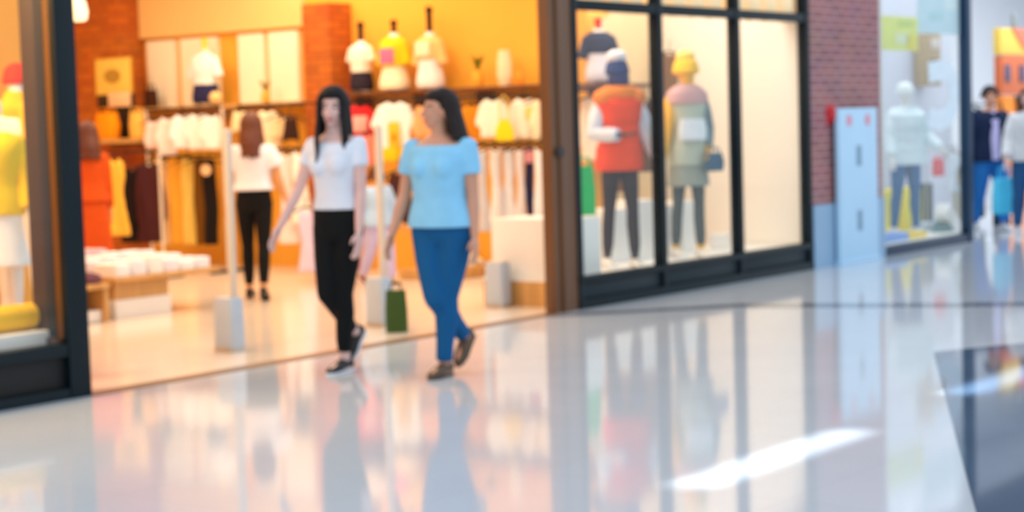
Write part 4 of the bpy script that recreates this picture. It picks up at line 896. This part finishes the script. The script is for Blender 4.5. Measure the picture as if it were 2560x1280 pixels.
a_ = at(2374, 556, y=.30); t = thing('slanted_panel', 'white panel leaning at a slant on a green-grey stand', 'display panel', (a_.x, .3, .1005))
MB().box((0, 0, a_.z-.1), (.52, .16, .17), 0, .02, Matrix.Rotation(R_(38), 4, 'Y')).build('panel', M['white'], t); MB().prism([(-.30, 0), (.20, 0), (-.18, a_.z-.08)], -.06, .10).build('stand', cloth((90, 128, 128)), t)
q = at(2346, 440, y=.7); bag('handbag', 'coral red bag hanging in the storefront window', 'handbag', (q.x, .7, q.z), .17, .10, .20, cloth((228, 84, 92)), 0, .05); 
qr = at(2346, 372, y=.7); hk = thing('hook_rail', 'thin rail behind the storefront glass holding the coral bag', 'rail', (qr.x, .7, qr.z)); MB().tube([(-.35, 0, 0), (.5, 0, 0)], .010, 8).build('rail_tube', M['steel'], hk)
MB().tube([(.5, 0, 0), (.5, 0, -qr.z+.1)], .012, 8, False).build('post', M['steel'], hk); MB().tube([(-.35, 0, 0), (-.35, 0, -qr.z+.1)], .012, 8, False).build('post', M['steel'], hk)
t = hang(2384, 380, 480, 34, 'dress', (222, 232, 240), 'pale ice dress on the thin rail beside the coral bag', y=.72, yaw=R_(-20))
hang(2400, 420, 560, 40, 'trousers', (196, 180, 146), 'khaki trousers hanging at the dark blue post end of the storefront window', y=.74, yaw=R_(-20))
block(2304, 2332, 462, .95, cloth((54, 66, 60)), 'dark green block standing between the yellow blocks and the slanted panel', d=.18)
flat('shelf_column', (2304, 84), (2334, 215), 1.33, cloth((176, 150, 110)), 'tan column of shelf boxes behind the white mannequin', 'shelf', .2, parts=((0, .30, .7, .2, cloth((214, 200, 190)), 'box_front'), (0, -.05, .7, .12, cloth((110, 78, 40)), 'dark_gap'), (0, -.32, .7, .2, cloth((196, 180, 190)), 'box_front')))
a_ = at(2320, 215, y=1.5); t = thing('shelf_leg', 'x', 'shelf'); bpy.data.objects.remove(t)
# fascia downlights inside the next storefront, seen mirrored in the floor
rnd = random.Random(5)
for i, (x, y, z) in enumerate(((17.35, .5, 3.0), (17.6, .9, 3.0), (17.9, .5, 3.0), (18.2, .9, 3.0), (18.5, .5, 3.0), (18.75, .9, 3.0))):
    t = thing('downlight', ['first', 'second', 'third', 'fourth', 'fifth', 'sixth'][i] + ' small white downlight from the brick pier in the storefront, above the picture', 'lamp', (x, y, z), 0, 'storefront downlights')
    MB().rings([(0, .05, .05, 0), (.004, .05, .05, 0)], 20, 2).build('lens', M['lampdot'], t); MB().rings([(.004, .06, .06, 0), (.06, .06, .06, 0)], 20, 2).build('housing', M['white'], t); MB().tube([(0, 0, .06), (0, 0, 4.4-z)], .008, 8, False).build('stem', M['white'], t)
# --- far lobby: orange display, dark rack, bags
def orange_stand():
    p, q = at(2492, 70, y=2.0), at(2580, 302, y=2.0); W, H = q.x-p.x, p.z-q.z; t = thing('display_stand', 'tall orange, red and yellow display stand behind the man in navy', 'display', ((p.x+q.x)/2, 2.0, 0)); z0 = q.z
    MB().box((0, 0, z0+H*.86), (W, .12, H*.28), 0, .01).build('top_panel', mat('stand_yellow', (248, 206, 90), .6), t)
    MB().prism([(-W*.2, z0+H), (W*.5, z0+H), (W*.5, z0+H*.82), (W*.15, z0+H*.78)], -.08, -.062).build('red_corner', mat('stand_coral', (244, 130, 96), .6), t)
    MB().box((-.0, 0, z0+H*.50), (W*.96, .12, H*.42), 0, .01).build('middle_panel', mat('stand_red', (214, 110, 66), .6), t)
    for u in (-.34, .08): MB().box((u*W, -.07, z0+H*.52), (W*.14, .02, H*.18), 0, .004).build('dark_window', cloth((90, 96, 120)), t)
    for u in (-.25, .22): MB().prism([(u*W-W*.24, .02), (u*W-W*.20, z0+H*.28), (u*W+W*.10, z0+H*.28), (u*W+W*.22, .02)], -.06, .06).build('orange_leg', M['orange'], t)
    MB().prism([(-W*.12, z0+H*.28), (W*.1, z0+H*.28), (0, z0)], -.075, -.061).build('dark_notch', cloth((70, 66, 50)), t)
    MB().tube([(0, 0, z0+H), (0, 0, z0+H+.2)], .04, 12).build('knob', cloth((150, 160, 160)), t)
orange_stand()
q = at(2432, 640, y=1.2); hang(2436, 270, 545, 44, 'coat', (52, 66, 60), 'dark olive long coat beside the navy-jacketed man', y=1.1, yaw=R_(-40), name='coat', cat='coat')
hang(2452, 315, 420, 30, 'coat', (150, 150, 100), 'khaki jacket between the dark olive coat and the man', y=1.3, yaw=R_(-40))
qq = at(2436, 262, y=1.1); qk = at(2452, 262, y=1.3)
t = thing('clothes_rail', 'dark rail carrying the olive coat near the far man', 'clothes rail', (qq.x+.15, 1.1, 0)); hz = qq.z
MB().tube([(-.55, 0, hz), (.75, 0, hz)], .013, 10).build('rail_tube', M['black'], t); MB().tube([(.75, 0, hz), (.75, 0, 0)], .014, 10, False).build('post', M['black'], t); MB().tube([(-.55, 0, hz), (-.55, 0, 0)], .014, 10, False).build('post', M['black'], t)
flat('wall_poster', (2412, 78), (2428, 106), 1.0, cloth((214, 120, 84)), 'small terracotta tag hanging beside the dark blue post', 'tag')
t, J = LHAND['M']; wm = Matrix.Translation(t.location) @ Matrix.Rotation(t.rotation_euler.z, 4, 'Z')
pc = wm @ (J['armL'][4]*J['k'])
q = at(2516, 534, y=pM.y-.30); bag('shopping_bag', 'bright cyan shopping bag carried between the two far shoppers', 'shopping bag', (q.x, q.y, q.z), .32, .14, .42, cloth((84, 200, 238)), R_(-40), .14)
q = at(2504, 570, y=pM.y+.3); t = bag('shopping_bag', 'black bag standing on the floor behind the cyan bag', 'bag', (q.x, q.y, 0), .2, .12, .24, cloth((22, 24, 26)), R_(-40), .06)
# bags of the two women
t, J = LHAND['A']; wm = Matrix.Translation(t.location) @ Matrix.Rotation(t.rotation_euler.z, 4, 'Z'); pc = wm @ (J['armL'][4]*J['k'])
q = at(990, 752, y=.35); bag('shopping_bag', 'dark green bag low between the antenna and the jeans of the woman in blue', 'bag', (q.x, q.y, 0), .16, .10, .30, cloth((62, 84, 40)), R_(-50), .06)
# ------------------------------------------------------------------ left window display
pf = MB().box((4.98, .80, .15), (2.94, 1.35, .30)).build('floor_left_display', M['palewood'], None, False); struct(pf)
LZ = .3005
pf = MB().box((6.1, 1.50-.26, 1.6), (2.4, .04, 3.2)).build('trim_8', M['amber'], None, False); struct(pf)
qx = at(76, 860, y=.98).x
t, J = figure('mannequin', 'mannequin with red hat, yellow scarf and white trousers in the left window', 'mannequin', (qx, .98, LZ), R_(-40), 1.60, M['plastic'],
    dict(L=(4, 4, 2, 0), R=(-5, 5, 2, 0)), dict(L=(12, 14, 40), R=(6, 18, 20)), (0, 0), 1.0, .02, False, vox=.009)
shell(J, 'jacket', cloth((252, 240, 226)), t, .84, 1.44, .035, 0, bust=0); sleeves(J, 'sleeve', cloth((252, 246, 238)), t, 1.7); hat(J, t, (236, 62, 34))
m2 = MB(); m2.rings([(1.36+J['dz'], .15, .12, -.0), (1.43+J['dz'], .14, .13, 0), (1.5+J['dz'], .10, .10, 0), (1.55+J['dz'], .075, .08, 0)]); m2.tube([(.05, -.12, 1.42+J['dz']), (.08, -.17, 1.2+J['dz']), (.10, -.17, 1.02+J['dz'])], [.05, .055, .05], 10, flat=.5); m2.xform(Matrix.Scale(J['k'], 4)).build('scarf', cloth((250, 190, 40)), t, True, .01, 3)
trousers(J, cloth((246, 238, 236)), t, .98, .014, .95, .06, 1.25); shoes(J, cloth((250, 220, 180)), M['rubber'], t)
q = at(4, 640, y=.70)
t, J = figure('mannequin', 'mannequin in bright yellow coat and white dress at the left picture edge', 'mannequin', (q.x-.02, .70, LZ), R_(-40), 1.42, M['plastic'],
    dict(L=(2, 2, 2, 0), R=(-2, 2, 2, 0)), dict(L=(6, 8, 10), R=(6, 8, 10)), (0, 0), .95, .02, False, vox=.009)
shell(J, 'coat', cloth((248, 206, 20)), t, .86, 1.44, .04, 1.8, 1.7, bust=0); skirt(J, cloth((250, 244, 240)), t, .50, .90, .22, .16, 'dress_skirt'); shoes(J, M['blackshoe'], M['rubber'], t)
def pil(px, yt, yb, y, w, m, label):
    a = at(px, yt, y=y); t = thing('display_cube', label, 'plinth', (a.x, y, LZ)); h = a.z-LZ; MB().box((0, 0, h/2), (w, .3, h), 0, .008).build('plinth_body', m, t); return t
q = at(40, 828, y=.28); t = thing('display_cube', 'low white plinth under the yellow roll in the left window', 'plinth', (q.x-.1, .28, LZ), 0); MB().box((0, 0, (q.z-LZ)/2), (.5, .3, max(.04, q.z-LZ)), 0, .006).build('plinth_body', M['white'], t)
zz = LZ + max(.04, q.z-LZ)*.5 + (q.z-LZ)/2
mb = MB(); mb.tube([(-.22, 0, .075), (.22, 0, .075)], .075, 20); t = mb.build('duffel_roll', cloth((246, 190, 40)), loc=(q.x-.1, .28, max(q.z, LZ+.04)+.001)); tag(t, 'bright yellow rolled bag low in the left window', 'bag')
